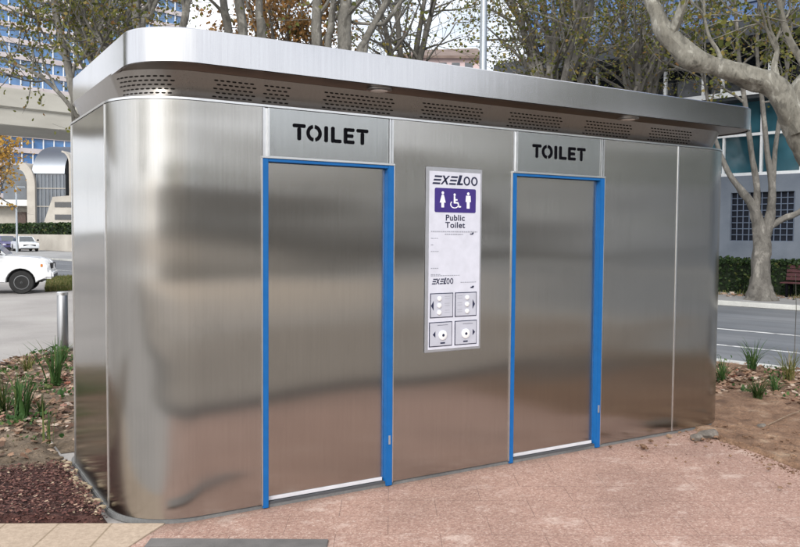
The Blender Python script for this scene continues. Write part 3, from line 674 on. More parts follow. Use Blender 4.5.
# bare multi-stem plane trees behind the roof
def stems(name, label, base, d, st, bark, lm, nl, ls, seed, **k):
    limbs = []
    for s_ in st:
        P = [(Vector((base.x, base.y, -.05)) + rvec(random.Random(seed+len(limbs)))*.12*Vector((1, 1, 0)).length, s_[0][2]/FPX*d*1.5)]
        P[0][0].z = -.05
        x1, y1, r1 = s_[0]
        s_ = [(q_[0], q_[1], q_[2]*.82) + tuple(q_[3:]) for q_ in s_]; P.append((base.lerp(at(x1, y1+120, d), .55)+Vector((0, 0, .4)), r1/FPX*d*1.25))
        limbs.append(P+pxl(d, *s_))
    return tree(name, label, base, limbs, bark, lm, nl, ls, seed, **k)
b_ = at(262, 235, 16.5); b_.z = 0
stems('plane_tree', 'bare multi stemmed plane tree behind the roof left of centre, above the first door', b_, 16.5,
      [((229, 40, 5), (224, 10, 5), (219, -40, 4), (210, -120, 3)), ((243, 40, 5.5), (240, 5, 5.5), (238, -50, 4.5), (244, -140, 3)), ((262, 45, 5.5), (259, 10, 5), (262, -40, 4), (275, -120, 3))],
      M['bark_grey'], LM['brown'], 2400, .10, 31, sub=(7, 5), L1=2.0, L2=.9, spread=.4, start=.55, zmin=4.6)
b_ = at(345, 235, 15.5); b_.z = 0
stems('plane_tree', 'bare multi stemmed plane tree behind the roof with one stem leaning right towards the sky', b_, 15.5,
      [((318, 60, 6), (316, 25, 6), (317, -20, 5), (312, -110, 3.4)), ((328, 60, 4), (331, 25, 4), (336, -20, 3.4), (345, -110, 2)), ((345, 60, 8), (344, 25, 8), (348, -20, 7), (352, -110, 4)),
       ((358, 70, 4.5), (366, 40, 4.5), (381, 12, 4), (398, -20, 3.4), (430, -90, 2)), ((366, 45, 3), (386, 22, 2.6), (402, 0, 2.2), (425, -30, 1.5))],
      M['bark_grey'], LM['olive'], 900, .085, 37, sub=(6, 4), L1=1.7, L2=.9, spread=.35, start=.6, zmin=4.8)
b_ = at(165, 235, 15); b_.z = 0
stems('plane_tree', 'forked plane tree behind the rounded left end of the roof', b_, 15,
      [((140, 50, 4.6), (136, 20, 4.6), (135, -20, 4), (128, -100, 3)), ((143, 35, 3), (150, 15, 2.8), (162, -15, 2.3), (175, -80, 1.5)), ((180, 50, 4.5), (186, 10, 4.4), (183, -40, 4), (190, -120, 3))],
      M['bark_grey'], LM['olive'], 1500, .075, 41, sub=(7, 5), L1=2.0, L2=.9, spread=.4, start=.55, zmin=4.4)
b_ = at(105, 235, 13.2); b_.z = 0
tl = stems('plane_tree', 'leafy plane tree behind the left end of the toilet block, branches hanging before the footbridge', b_, 13.2,
      [((86, 130, 5.4), (74, 95, 4.8), (68, 65, 4.4), (60, 33, 3.8), (54, 0, 3.4), (48, -60, 2.6), (30, -130, 1.5)), ((90, 145, 3.2), (78, 118, 2.8), (62, 96, 2.4), (45, 80, 2.2), (28, 70, 1.9), (0, 60, 1.6), (-40, 55, 1)),
       ((110, 70, 3), (104, 46, 2.6), (96, 34, 2), (85, 24, 1.6), (60, 12, 1.1)), ((72, 88, 2.2), (85, 55, 2), (104, 20, 1.8), (115, -20, 1.4), (118, -70, 1))],
      M['bark_grey'], LM['olive'], 4200, .062, 43, sub=(10, 6), L1=1.4, L2=.7, spread=.28, start=.4, zmin=4.0)

# dense trees across the road behind the right half of the roof
def bigtree(label, px, d, top, wpx, leaves, nl, ls, seed, bark=None, y0=90, nb=7, name='broadleaf_tree'):
    r = random.Random(seed); base = at(px, 235, d); base.z = 0
    fork = at(px+r.uniform(-6, 6), y0+60, d)
    limbs = [[(Vector((base.x, base.y, -.1)), .30), (base.lerp(fork, .5), .22), (fork, .2)]]
    for k in range(nb):
        ex = px+wpx*(-1+2*(k+.5)/nb)+r.uniform(-10, 10); ey = top+r.uniform(0, 60); dd = r.uniform(-2.5, 2.5)
        mid = at(px*.55+ex*.45, (y0+60)*.45+ey*.55, d+dd*.5); limbs.append([(fork, .15), (mid, .10), (at(ex, ey, d+dd), .04)])
    return tree(name, label, base, limbs, bark or M['bark_dark'], leaves, nl, ls, seed, (9, 7), 2.6, 1.3, .5, .3, zmin=3.4)
bigtree('dense olive and brown tree above the middle of the roof, right of the lamp post', 556, 23, -60, 75, LM['olive'], 9500, .09, 51, M['bark_mid'], nb=9)
bigtree('olive tree with browning leaves before the dark glass above the right part of the roof', 640, 25, -20, 50, LM['olive'], 4600, .09, 53, M['bark_mid'], nb=6)
bigtree('russet autumn tree far behind the bare plane trees', 285, 42, -50, 70, LM['brown'], 9000, .20, 57, nb=7)
bigtree('thin leaved tree against the white sky left of the lamp post', 405, 27, -60, 45, LM['olive'], 900, .12, 59, nb=5)
bigtree('leafy tree before the glass tower at the top left', 112, 26, -70, 90, LM['olive'], 4600, .115, 61, nb=7, y0=40)
gb = at(2, 238, 52); gb.z = 0
bigtree('golden autumn tree at the left edge under the footbridge', -16, 50, 136, 26, LM['gold'], 3200, .19, 67, y0=140, nb=6)

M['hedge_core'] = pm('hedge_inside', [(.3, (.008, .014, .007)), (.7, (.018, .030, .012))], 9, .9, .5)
def hedge(label, a, b, depth, h, n, ls, seed, leaves=LM['hedge']):
    r = random.Random(seed); a = Vector(a); b = Vector(b); t = (b-a); L = t.length; t.normalize(); nrm = Vector((t.y, -t.x, 0)); 
    th = thing('hedge', label, 'hedge', a); mb = MB(); 
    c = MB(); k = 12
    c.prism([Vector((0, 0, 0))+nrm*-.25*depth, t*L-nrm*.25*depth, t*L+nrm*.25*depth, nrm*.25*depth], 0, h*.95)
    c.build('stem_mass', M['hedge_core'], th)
    for i in range(n):
        s = r.uniform(0, L); u = r.uniform(-1, 1); z = r.uniform(0.02, 1)
        if r.random() < .6: u = -1 if r.random() < .5 else 1
        else: z = 1
        p = t*s+nrm*(u*depth/2)+Vector((0, 0, z*h*(1+.06*mnoise.noise(Vector((s*.8, u, 3))))))
        leaf(mb, p+rvec(r)*.09, ls*r.uniform(.7, 1.3), r)
    obj('foliage', mb.V, mb.F, leaves, th, smooth='raw'); return th
# right hedge runs along the building across the road
hedge('clipped dark green hedge under the barred window across the road', rp(-8, 14.2), rp(16, 14.2), .9, 1.0, 22000, .09, 71)
hedge('long dark hedge above the low wall at the far left', rp(56, 20.6), rp(116, 20.6), 1.2, 2.55, 12000, .28, 73)

# strappy plants
def tuft(label, base, n, h, wd, seed, leaves=LM['strap'], name='strappy_plant', lean=.5, group=None, cat='plant'):
    r = random.Random(seed); mb = MB(); n = int(n*1.7); wd *= .62; lean *= 1.25
    for i in range(n):
        a = r.uniform(0, 2*PI); ln = h*r.uniform(.55, 1.1); le = r.uniform(.1, 1)*lean; w0 = wd*r.uniform(.7, 1.2); dx = Vector((math.cos(a), math.sin(a), 0)); sd_ = Vector((-dx.y, dx.x, 0))
        p0 = Vector((r.gauss(0, .04)*h*1.5, r.gauss(0, .04)*h*1.5, -.02)); i0 = len(mb.V); m_ = 5
        for k in range(m_+1):
            t = k/m_; c = p0+dx*(le*ln*t**1.7)+Vector((0, 0, ln*(t-.35*le*t**2.6))); ww_ = w0*(1-t**2.2)*.5+.001
            mb.V += [c-sd_*ww_, c+sd_*ww_]
        for k in range(m_): mb.F.append([i0+2*k, i0+2*k+1, i0+2*k+3, i0+2*k+2])
    o = obj(name, mb.V, mb.F, leaves, None, smooth='raw'); o.location = (base[0], base[1], base[2] if len(base) > 2 else .05)
    return tag(o, label, cat, group)
tuft('tallest strappy green plant in the left bed, leaves upright', ground(20, 420, .05), 24, .52, .030, 1)
tuft('bright green strappy plant in the left bed close to the steel corner', ground(54, 386, .05), 22, .58, .034, 2)
tuft('single slender green shoot rising from the bare soil of the left bed', ground(50, 440, .05), 4, .34, .022, 3, lean=.3)
tuft('low bluish strappy clump on the leaf litter of the left bed', ground(40, 416, .05), 16, .25, .02, 4, LM['green'], lean=.9)
tuft('dark strappy clump at the left edge of the left bed', ground(2, 412, .05), 22, .38, .022, 5, LM['green'], lean=.8)
tuft('small green clump at the back of the left bed below the bollard', ground(62, 362, .05), 16, .36, .022, 6, LM['strap'], lean=.7)
tuft('sparse weedy clump beside the timber edging of the left bed', ground(28, 372, .05), 18, .34, .02, 7, LM['grass'], lean=.9)
tuft('grassy green plant touching the right end of the toilet block', ground(722, 382, .04), 36, .34, .016, 8, LM['strap'], lean=.9)
tuft('tufted green plant near the kerb, left of the thin sapling', ground(752, 370, .04), 36, .46, .016, 9, LM['strap'], lean=.7)
tuft('low green plant in the middle of the right leaf litter', ground(757, 400, .04), 44, .30, .016, 10, LM['green'], lean=1.0)
tuft('yellowish green plant near the kerb under the thin sapling', ground(789, 381, .04), 32, .44, .016, 12, LM['grass'], lean=.7)
tuft('grey green weedy plant right of centre on the leaf litter', ground(775, 392, .04), 30, .26, .014, 13, LM['strap'], lean=1.0)
s0_ = ground(793, 372, .02)
tag(MB().tube([s0_, s0_+Vector((.02, 0, .35)), s0_+Vector((.06, .02, .8)), s0_+Vector((.04, .03, 1.25))], [.006, .005, .004, .002], 6).build('sapling_stem', M['bark_dark']), 'thin bare dark sapling stem in front of the near kerb', 'sapling')
# leaf litter, chips, clods, grass verge
def scatter(name, n, f, s0, s1, leaves, seed, shape=LEAF, lift=.012, flatn=Vector((0, 0, 1))):
    r = random.Random(seed); mb = MB()
    for i in range(n):
        p = f(r); leaf(mb, Vector((p[0], p[1], p[2]+lift*r.uniform(.4, 2))), r.uniform(s0, s1), r, shape, flatn)
    o = obj(name, mb.V, mb.F, leaves, None, smooth='raw'); return tag(o, kind='stuff')
def rightlit(r):
    while True:
        s, t = r.uniform(-7.5, 4.6), r.uniform(-4.0, -.42); p = rp(s, t)
        if mnoise.noise(Vector((p.x*.9, p.y*.9, 4)))+.5-max(0, -2.7-t)*.8 > r.random()*.5: return (p.x, p.y, .04)
scatter('leaf_litter', 8000, rightlit, .04, .105, LM['litter'], 81)
def leftlit(r):
    while True:
        x, y = r.uniform(-3, .9), r.uniform(1.7, 7.8)
        if y-6.9 > x*1.02 or (x > -.05 and y < 2.1): continue
        if r.random() < (.25 if y < 2.6 else .95): return (x, y, .055)
scatter('leaf_litter', 4200, leftlit, .03, .085, LM['litter'], 83)
def cover(r):
    while True:
        x, y = r.uniform(-1.6, .9), r.uniform(2.3, 7.6)
        if y-6.8 > x*1.02 or (x > -.05 and y < 2.1): continue
        if mnoise.noise(Vector((x*2.1, y*2.1, 8))) > .12: return (x, y, .05+r.random()*.07)
scatter('ground_cover', 1500, cover, .02, .06, LM['strap'], 84, LEAF_S, .01, None)
def cover_r(r):
    while True:
        s_, t = r.uniform(-7, 4), r.uniform(-2.6, -.4); p = rp(s_, t)
        if mnoise.noise(Vector((p.x*2.3, p.y*2.3, 18))) > .18: return (p.x, p.y, .04+r.random()*.09)
scatter('ground_cover', 1300, cover_r, .02, .06, LM['strap'], 86, LEAF_S, .01, None)
def mulchpt(r):
    while True:
        x, y = r.uniform(-1.6, -.05), r.uniform(.2, 1.7); d_ = y-(.205-.583*x)
        if d_ > 0 and y < 1.62-.06*x: return (x, y, .008+.042*min(1, d_/.05))
scatter('mulch_chips', 7500, mulchpt, .008, .026, LM['chips'], 85, [(-.5, 0), (.5, 0), (.4, .5), (-.4, .6)], .008)
def clodpt(r):
    a = rp(r.uniform(-8, 1), r.uniform(-5.6, -1.6)); return (a.x, a.y, .035)
def pebbles(name, n, f, s0, s1, m, seed):
    r = random.Random(seed); mb = MB()
    ico = [Vector(v) for v in ((0, 0, 1), (.89, 0, .45), (.28, .85, .45), (-.72, .53, .45), (-.72, -.53, .45), (.28, -.85, .45), (.72, .53, -.45), (-.28, .85, -.45), (-.89, 0, -.45), (-.28, -.85, -.45), (.72, -.53, -.45), (0, 0, -1))]
    fc = [(0,1,2),(0,2,3),(0,3,4),(0,4,5),(0,5,1),(1,6,2),(2,7,3),(3,8,4),(4,9,5),(5,10,1),(6,7,2),(7,8,3),(8,9,4),(9,10,5),(10,6,1),(11,7,6),(11,8,7),(11,9,8),(11,10,9),(11,6,10)]
    for i in range(n):
        p = Vector(f(r)); s = r.uniform(s0, s1)*r.uniform(.5, 1); q = Vector((r.uniform(.7, 1.4), r.uniform(.7, 1.4), r.uniform(.4, .8)))
        mb.add([p+Vector((v.x*q.x*s*r.uniform(.8, 1.2), v.y*q.y*s*r.uniform(.8, 1.2), v.z*q.z*s)) for v in ico], fc)
    return tag(mb.build(name, m, smooth=True), kind='stuff')
pebbles('soil_clods', 1500, clodpt, .005, .03, m_soilr, 87)
pebbles('soil_clods', 900, lambda r: (lambda x, y: (x, y, .05))(r.uniform(-2.6, -.06), r.uniform(1.5, 4.4)), .008, .04, m_soil, 88)
pebbles('soil_clods', 60, lambda r: (lambda t: (-.075+r.gauss(0, .02), .3+t*1.3, .05))(r.random()), .01, .035, pm('pale_clods', [(.3, (.22, .17, .11)), (.7, (.40, .32, .22))], 9), 89)
pebbles('grit', 500, lambda r: (lambda a: (4.86-.30*a+r.gauss(0, .06), .0-1.1*a, .012))(r.uniform(0, 2.3)), .003, .014, m_soilr, 90)
def blades(name, n, f, h, seed, leaves):
    r = random.Random(seed); mb = MB()
    for i in range(n):
        p = Vector(f(r)); a = r.uniform(0, 2*PI); d_ = Vector((math.cos(a), math.sin(a), 0)); hh_ = h*r.uniform(.5, 1.2); i0 = len(mb.V); w_ = h*.12
        mb.V += [p-d_*w_, p+d_*w_, p+Vector((d_.y, -d_.x, 0))*hh_*.5+Vector((0, 0, hh_))]; mb.F.append([i0, i0+1, i0+2])
    return tag(obj(name, mb.V, mb.F, leaves, None, smooth='raw'), kind='stuff')
VG = [ground(45, 292), ground(78, 290), ground(100, 276), ground(47, 277)]
def vergept(r):
    u, v = r.random(), r.random(); p = (VG[0]*(1-u)+VG[1]*u)*(1-v)+(VG[3]*(1-u)+VG[2]*u)*v; return (p.x, p.y, 0)
sheet('grass_verge', VG, .003, pm('verge', [(.3, (.12, .11, .05)), (.7, (.22, .18, .10))], 1.5, .95, .5, world=True))
blades('grass', 5000, vergept, .11, 91, LM['grass'])
blades('grass', 900, lambda r: tuple(rp(r.uniform(-6, 20), 13.2+r.gauss(0, .35))), .14, 92, LM['grass'])
scatter('leaf_litter', 300, lambda r: tuple(rp(r.uniform(-2, 8), 13.0+r.gauss(0, .35)).to_tuple()), .1, .2, LM['litter'], 93)

# ------------------------------------------------------------------ bollard, lamp post, bench
bp = ground(63, 348); mst = steel('bollard_steel', (.36, .36, .365), .3, .4, 0, .03)
t = thing('bollard', 'short cylindrical stainless steel bollard beside the left garden bed', 'bollard', (bp.x, bp.y, 0))
MB().lathe([(.078, 0), (.078, .80), (.072, .812)], (0, 0, 0), 28).build('post', mst, t, smooth=True)
MB().lathe([(.083, .795), (.083, .835), (.07, .845)], (0, 0, 0), 28).build('cap', M['trim'], t, smooth=True)
MB().lathe([(.12, -.006), (.12, .008), (.09, .012)], (0, 0, 0), 28).build('base_plate', mst, t, smooth=True)
lp = at(481, 235, 17.5); lp.z = 0
t = thing('lamp_post', 'tall slim pale steel lamp post rising behind the middle of the roof', 'lamp post', lp)
mlp = flat('galvanised_pole', (.42, .46, .50), .45, .7)
MB().lathe([(.11, 0), (.105, 1.0), (.08, 1.1), (.078, 6), (.055, 9.2)], (0, 0, 0), 20).build('pole', mlp, t, smooth=True)
MB().tube([(0, 0, 9.1), (.1, -.3, 9.5), (.25, -1.2, 9.7)], [.05, .04, .035], 10).build('arm', mlp, t, smooth=True)
ln_ = MB().box(.17, .37, -1.75, -1.15, 9.64, 9.76).build('lamp_head', mlp, t, bevel=.03)
fp = at(17, 243, 70); fp.z = 0
t = thing('lamp_post', 'thin grey lamp post beside the far parked cars at the left', 'lamp post', fp)
MB().lathe([(.09, 0), (.07, 5.6)], (0, 0, 0), 10).build('pole', mlp, t, smooth=True); MB().box(-.1, .7, -.1, .1, 5.6, 5.72).build('lamp_head', mlp, t, bevel=.02)
bpos = ground(779, 297); bd = RD*-1
t = thing('bench', 'dark red slatted bench in front of the hedge across the road', 'bench', (bpos.x, bpos.y, 0), math.atan2(bd.y, bd.x))
mbn = pm('dark_red_timber', [(.3, (.05, .017, .02)), (.7, (.085, .03, .033))], 7, .6, .2, stretch=(1, 6, 6))
s_ = MB(); bk_ = MB()
for k in range(4): s_.box(0, 1.8, .02+k*.115, .12+k*.115, .40, .435)
for k in range(4): bk_.box(0, 1.8, .50+k*.03, .53+k*.03, .48+k*.115, .58+k*.115)
s_.build('seat', mbn, t, bevel=.006); bk_.build('backrest', mbn, t, bevel=.006)
for x in (.15, 1.58):
    g_ = MB(); g_.box(x, x+.06, .05, .11, 0, .398); g_.box(x, x+.06, .42, .49, 0, .398); g_.box(x, x+.06, .112, .418, .34, .398); g_.build('leg', M['black'], t, bevel=.005)

# ------------------------------------------------------------------ vehicles
m_wp = pm('white_car_paint', [(.3, (.74, .75, .76)), (.7, (.80, .81, .82))], 3, .25, .0, coat=.6)
m_pp = pm('violet_car_paint', [(.3, (.055, .05, .13)), (.7, (.08, .07, .18))], 3, .25, .0, coat=.6)
m_sv = pm('silver_car_paint', [(.3, (.60, .63, .66)), (.7, (.68, .70, .72))], 3, .25, .0, coat=.6)
m_cg = glass('car_glass', (.03, .04, .045), .05)
m_ty = pm('tyre', [(.3, (.018, .018, .018)), (.7, (.03, .03, .03))], 9, .85, .2)
m_hl = pm('headlight_lens', [(.3, (.62, .64, .66)), (.7, (.74, .76, .78))], 12, .1, .0)
m_or = flat('amber_lens', (.6, .2, .03), .2)
m_dk = flat('dark_plastic', (.02, .02, .022), .6)
def arch(cx, cz, r, n=10): return [(cx+r*math.cos(PI-PI*i/n), cz+r*math.sin(PI-PI*i/n)) for i in range(n+1)]
def car(label, paint, loc, heading, ute, group=None, name='parked_car'):
    """local +x = front, y across"""
    t = thing(name, label, 'ute' if ute else 'car', loc, heading, group)
    wb = (1.48, -1.52) if ute else (1.32, -1.28); wr = .325 if ute else .31; ar_ = wr+.075; hw = .86 if ute else .84
    zb = .34 if ute else .24
    if ute: top = [(2.24, .46), (2.29, .62), (2.27, .80), (2.17, .93), (1.9, 1.01), (1.05, 1.08), (.95, 1.09), (-2.5, 1.09)]
    else: top = [(2.08, .30), (2.14, .48), (2.06, .66), (1.8, .76), (.95, .88), (-1.4, .93), (-2.05, .88), (-2.12, .6)]
    prof = top + [(top[-1][0], zb+.1)] + [( wb[1]-ar_-.02, zb)] + arch(wb[1], wr, ar_) + [(wb[1]+ar_+.02, zb)] + [(wb[0]-ar_-.02, zb)] + arch(wb[0], wr, ar_) + [(wb[0]+ar_+.02, zb+.02)]
    V = []; F = []; n = len(prof); ys = [-hw, -hw+.05, 0, hw-.05, hw]
    for yi, y in enumerate(ys):
        for (x, z) in prof:
            k = 1 if abs(y) < hw-.01 else .985
            zz = z+ (.03 if (abs(y) < .01 and z > .7) else 0) - (.05 if (abs(y) > hw-.01 and z > .85) else 0)
            xx = x - (.10*(abs(y)/hw)**2 if x > 2.0 else 0)
            V.append((xx*k, y, zz))
    for a in range(len(ys)-1):
        for i in range(n): j = (i+1) % n; F.append((a*n+i, a*n+j, (a+1)*n+j, (a+1)*n+i))
    F.append(list(range(n))); F.append([(len(ys)-1)*n+i for i in range(n)][::-1])
    obj('body', V, F, paint, t, smooth=True)
    # cabin
    if ute: lo = [(1.12, 1.07), (-1.0, 1.08)]; hi = [(.42, 1.68), (-.85, 1.70)]
    else: lo = [(1.05, .86), (-1.75, .92)]; hi = [(.25, 1.38), (-1.05, 1.38)]
    c0, c1 = hw-.06, hw-.22
    V = [(lo[0][0], -c0, lo[0][1]), (lo[0][0], c0, lo[0][1]), (lo[1][0], c0, lo[1][1]), (lo[1][0], -c0, lo[1][1]), (hi[0][0], -c1, hi[0][1]), (hi[0][0], c1, hi[0][1]), (hi[1][0], c1, hi[1][1]), (hi[1][0], -c1, hi[1][1])]
    FQ = [(0, 3, 2, 1), (4, 5, 6, 7), (0, 1, 5, 4), (1, 2, 6, 5), (2, 3, 7, 6), (3, 0, 4, 7)]
    obj('cabin', V, FQ, paint, t, bevel=.05, smooth=True)
    def pane(q, nm, out):
        q = [Vector(V[i]) for i in q]; c = sum(q, Vector())/4; q = [c+(p-c)*Vector((.86, .86, .80)).x for p in q]; nn = (q[1]-q[0]).cross(q[2]-q[0]).normalized()
        if nn.dot(c-Vector((0, 0, 1.2))) < 0: nn = -nn
        obj(nm, [p+nn*.006 for p in q]+[p-nn*.01 for p in q], [(0, 1, 2, 3), (7, 6, 5, 4), (0, 4, 5, 1), (1, 5, 6, 2), (2, 6, 7, 3), (3, 7, 4, 0)], m_cg, t)
    pane((0, 1, 5, 4), 'windscreen', 1); pane((2, 3, 7, 6), 'rear_window', 1); pane((1, 2, 6, 5), 'side_window', 1); pane((3, 0, 4, 7), 'side_window', 1)
    for xw in wb:
        for s in (-1, 1):
            wh = thing('wheel', None, None, (xw, s*(hw-.11), wr)); wh.parent = t
            MB().lathe([(wr*.62, -.1), (wr*.93, -.105), (wr, -.07), (wr, .07), (wr*.93, .105), (wr*.62, .1)], (0, 0, 0), 28, 'y').build('tyre', m_ty, wh, smooth=True)
            rim = MB().lathe([(wr*.60, .0), (wr*.62, s*.1), (wr*.56, s*.104), (wr*.5, s*.07), (wr*.2, s*.09), (wr*.12, s*.1)], (0, 0, 0), 24, 'y'); rim.build('rim', M['rim'], wh, smooth=True)
    # the wells behind the wheels
    MB().box(-2.0, 2.0, -hw+.22, hw-.22, zb-.02, wr+ar_-.06).build('underbody', m_dk, t)
    fx = 2.18 if ute else 2.0; hz = .80 if ute else .58
    for s in (-1, 1):
        hl = MB().box(fx-.26, fx+.035, s*(hw-.01)-(.0 if s < 0 else .30), s*(hw-.01)+(.30 if s < 0 else 0), hz-.11, hz+.08); hl.build('headlight', m_hl, t, bevel=.04, smooth=True)
        MB().box(fx-.20, fx-.14, s*(hw+.002)-.01, s*(hw+.002)+.01, hz-.04, hz+.04).build('indicator', m_or, t, bevel=.008)
        if ute or True:
            mz = 1.12 if ute else .95; MB().box(.78, .98, s*(hw+.10)-.08, s*(hw+.10)+.08, mz, mz+.16).build('mirror', m_dk, t, bevel=.03)
    MB().box(fx+.02, fx+.085, -hw+.32, hw-.32, hz-.10, hz+.06).build('front_grille', m_dk, t, bevel=.01)
    if not ute: MB().box(fx-.15, fx+.13, -hw+.03, hw-.03, .30, .47).build('bumper', paint, t, bevel=.05, smooth=True)
    else: MB().box(fx-.2, fx+.13, -hw-.005, hw+.005, .42, .66).build('bumper', paint, t, bevel=.06, smooth=True); MB().box(fx-.06, fx+.14, -hw+.3, hw-.3, .46, .54).build('bumper_intake', m_dk, t)
    return t
wc = ground(22, 293.5); hd = math.radians(-13); hv = Vector((math.cos(hd), math.sin(hd), 0)); hs = Vector((-hv.y, hv.x, 0))
p = Vector((wc.x, wc.y, 0))-hv*1.48+hs*.75
car('white ute parked at the left edge with its front end showing', m_wp, (p.x, p.y, -.006), hd, True)
p = ground(62/72*20+6, 252); p.z = -.12
hd2 = math.atan2(-RD.y, -RD.x)
cp = rp(0, 0)
def farcar(px, t_):                    # position beside the far kerb on the ray through px
    r = ray(px, 250); s = (t_-(CAM-K0).dot(RN))/r.dot(RN); q = CAM+r*s; return (q.x, q.y, .0)
car('silver white hatchback parked by the far kerb at the left', m_sv, farcar(25, 16.5), math.radians(-86), False)
car('dark violet car parked at the left edge behind the silver white hatchback', m_pp, farcar(6, 16.5), math.radians(-80), False)

# ------------------------------------------------------------------ buildings
m_bw = pm('painted_concrete_bluegrey', [(.3, (.115, .138, .175)), (.7, (.165, .19, .23))], 1.2, .8, .2, .004, fine=(40, .1))
m_gt = glass('teal_glass', (.03, .10, .135), .07, .5)
m_gd = glass('dark_glass', (.018, .024, .034), .08, .4)
m_gb = glass('blue_glass', (.06, .16, .34), .1)
m_wm = flat('white_metal', (.70, .72, .74), .4)
m_dm = flat('dark_metal', (.03, .034, .04), .5)
# (a) glass office across the road: local x along the road (towards the photographer), y away
def frame(name, label, cat, o_, ax):
    return thing(name, label, cat, o_, math.atan2(ax[1], ax[0]))
FB = rp(0, 15.6); bx_ = RD*-1            # local +x = towards the camera side (right in the picture), local +y = away from the road
ob = frame('office_building', 'glass fronted office building with blue grey ground floor wall across the road', 'building', (FB.x, FB.y, 0), (bx_.x, bx_.y))
LX0, LX1 = -12, 30
def loc(px, py):                          # where a picture ray meets the facade plane, in local coords
    r = ray(px, py); s = (15.6-(CAM-K0).dot(RN))/r.dot(RN); q = CAM+r*s-Vector((FB.x, FB.y, 0)); return q.dot(bx_), q.z
gx0, gz1 = loc(731, 193); gx1, _ = loc(795, 193); _, gz0 = loc(760, 241)
LX0 = loc(512, 60)[0]; zg0 = loc(760, 175)[1]; zr = loc(760, 91)[1]; zc = loc(740, 37)[1]; ztp = loc(760, 100)[1]
wl = MB(); wl.box(LX0, gx0, 0, 10, 0, zg0); wl.box(gx1, LX1, 0, 10, 0, zg0); wl.box(gx0, gx1, 0, 10, 0, gz0); wl.box(gx0, gx1, 0, 10, gz1, zg0)
wl.build('wall', m_bw, ob)
wn = MB().box(gx0+.002, gx1-.002, .12, .2, gz0+.002, gz1-.002).build('window', flat('barred_dark', (.010, .013, .022), .5, 0, .2), ob)
gr = MB(); k = 0
while gx0+k*.2 <= gx1: gr.box(gx0+k*.2-.013, gx0+k*.2+.013, .05, .075, gz0, gz1); k += 1
k = 0
while gz0+k*.2 <= gz1: gr.box(gx0, gx1, .077, .1, gz0+k*.2-.013, gz0+k*.2+.013); k += 1
gr.build('window_bars', flat('bar_paint', (.11, .14, .2), .5), wn)
MB().box(LX0, LX1, .4, 10, zg0+.002, zr-.25).build('glazing', m_gt, ob)
mm = MB(); x = LX0
while x < LX1: mm.box(x, x+.07, .3, .398, zg0, zr-.25); x += 1.25
mm.box(LX0, LX1, .28, .398, zg0+.02, zg0+.12); mm.box(LX0, LX1, .27, .29, (zg0+zr)/2-.03, (zg0+zr)/2+.06)
mm.build('mullions', m_wm, ob)
MB().box(LX0, LX1, -.3, 10, zr-.25, zr).build('floor_slab', m_dm, ob)
MB().box(LX0, LX1, -.34, -.305, zr-.14, zr+.02).build('white_rail', m_wm, ob)
MB().box(LX0, LX1, 1.6, 10, zr+.002, zc-.3).build('upper_glazing', m_gd, ob)
for px in (570, 600, 632.5, 668, 706, 725, 772, 815, 860, 910, 965): 
    x = loc(px, 70)[0]; MB().box(x-.05, x+.05, -.2, -.1, zr+.001, zc-.302).build('verandah_post', m_wm, ob)
MB().box(LX0, LX1, -1.2, 10, zc-.3, zc+.25).build('roof_slab', flat('roof_dark', (.05, .055, .065), .6), ob)
MB().box(LX0, LX1, 1.2, 10, zc+.252, zc+14).build('tower_glazing', glass('tower_blue_glass', (.05, .13, .33), .1, .5), ob)
mm = MB(); z = zc+1.4
while z < zc+14: mm.box(LX0, LX1, 1.1, 1.198, z, z+.5); z += 3.2
x = LX0
while x < LX1: mm.box(x, x+.08, 1.02, 1.098, zc+.3, zc+14); x += 1.6
mm.build('tower_bands', flat('band_grey_blue', (.12, .16, .24), .5), ob)

# (b) office tower top left
ta = at(185, 235, 150); ta.z = 0
tw = frame('office_tower', 'tall blue glass office tower with pale pink floor bands at the top left', 'building', ta, (RN.x, RN.y))
TX, TY, TZ = -58, 6, 60
MB().box(TX, 0, 0, TY, 0, TZ).build('glazing', m_gb, tw)
m_pk2 = pm('pale_pink_cladding', [(.3, (.42, .37, .375)), (.7, (.55, .50, .505))], .5, .7, .1)
z = 2.2
while z < TZ:
    MB().box(TX-.2, .25, -.35, TY+.2, z, z+.8).build('floor_band', m_pk2, tw); z += 2.45
mm = MB(); x = TX
while x < 0: mm.box(x, x+.14, -.2, -.005, 0, TZ); x += 1.7
mm.build('mullions', m_wm, tw)

# (c) vaulted building far left
va = at(33, 238, 112); va.z = 0
vb = frame('vaulted_building', 'concrete building with silver barrel vaults and curved fins at the far left', 'building', va, (rt.x, rt.y))
m_cc = pm('pale_concrete', [(.3, (.23, .225, .215)), (.7, (.31, .30, .285))], .6, .85, .2, fine=(9, .1))
m_sr = steel('barrel_roof_metal', (.55, .58, .62), .35, .3, .02, .02)
m_vg = glass('vault_glass', (.06, .085, .12), .1)
def vp(px, py, y):                         # local x and z of a picture ray at local depth y
    q = at(px, py, 112+y)-va; return q.dot(rt), q.z
def vbox(px0, px1, py0, py1, y0, y1, name, m, par=None):
    x0, z1 = vp(px0, py0, y0); x1, z0 = vp(px1, py1, y0); return MB().box(x0, x1, y0, y1, max(0, z0), z1).build(name, m, par or vb)
m_cc = pm('pale_concrete', [(.3, (.36, .33, .29)), (.7, (.48, .45, .40))], .6, .85, .2, fine=(9, .1))
m_sr = steel('barrel_roof_metal', (.27, .29, .32), .42, 0, .02, 0)
m_vg = glass('vault_glass', (.07, .085, .105), .15)
gz = vbox(36, 66, 174, 246, 0, 9, 'vault_glazing', m_vg)
x0, zt_ = vp(36, 174, 0); x1, _ = vp(66, 174, 0); _, zh = vp(50, 147, 7)
V = []; F = []
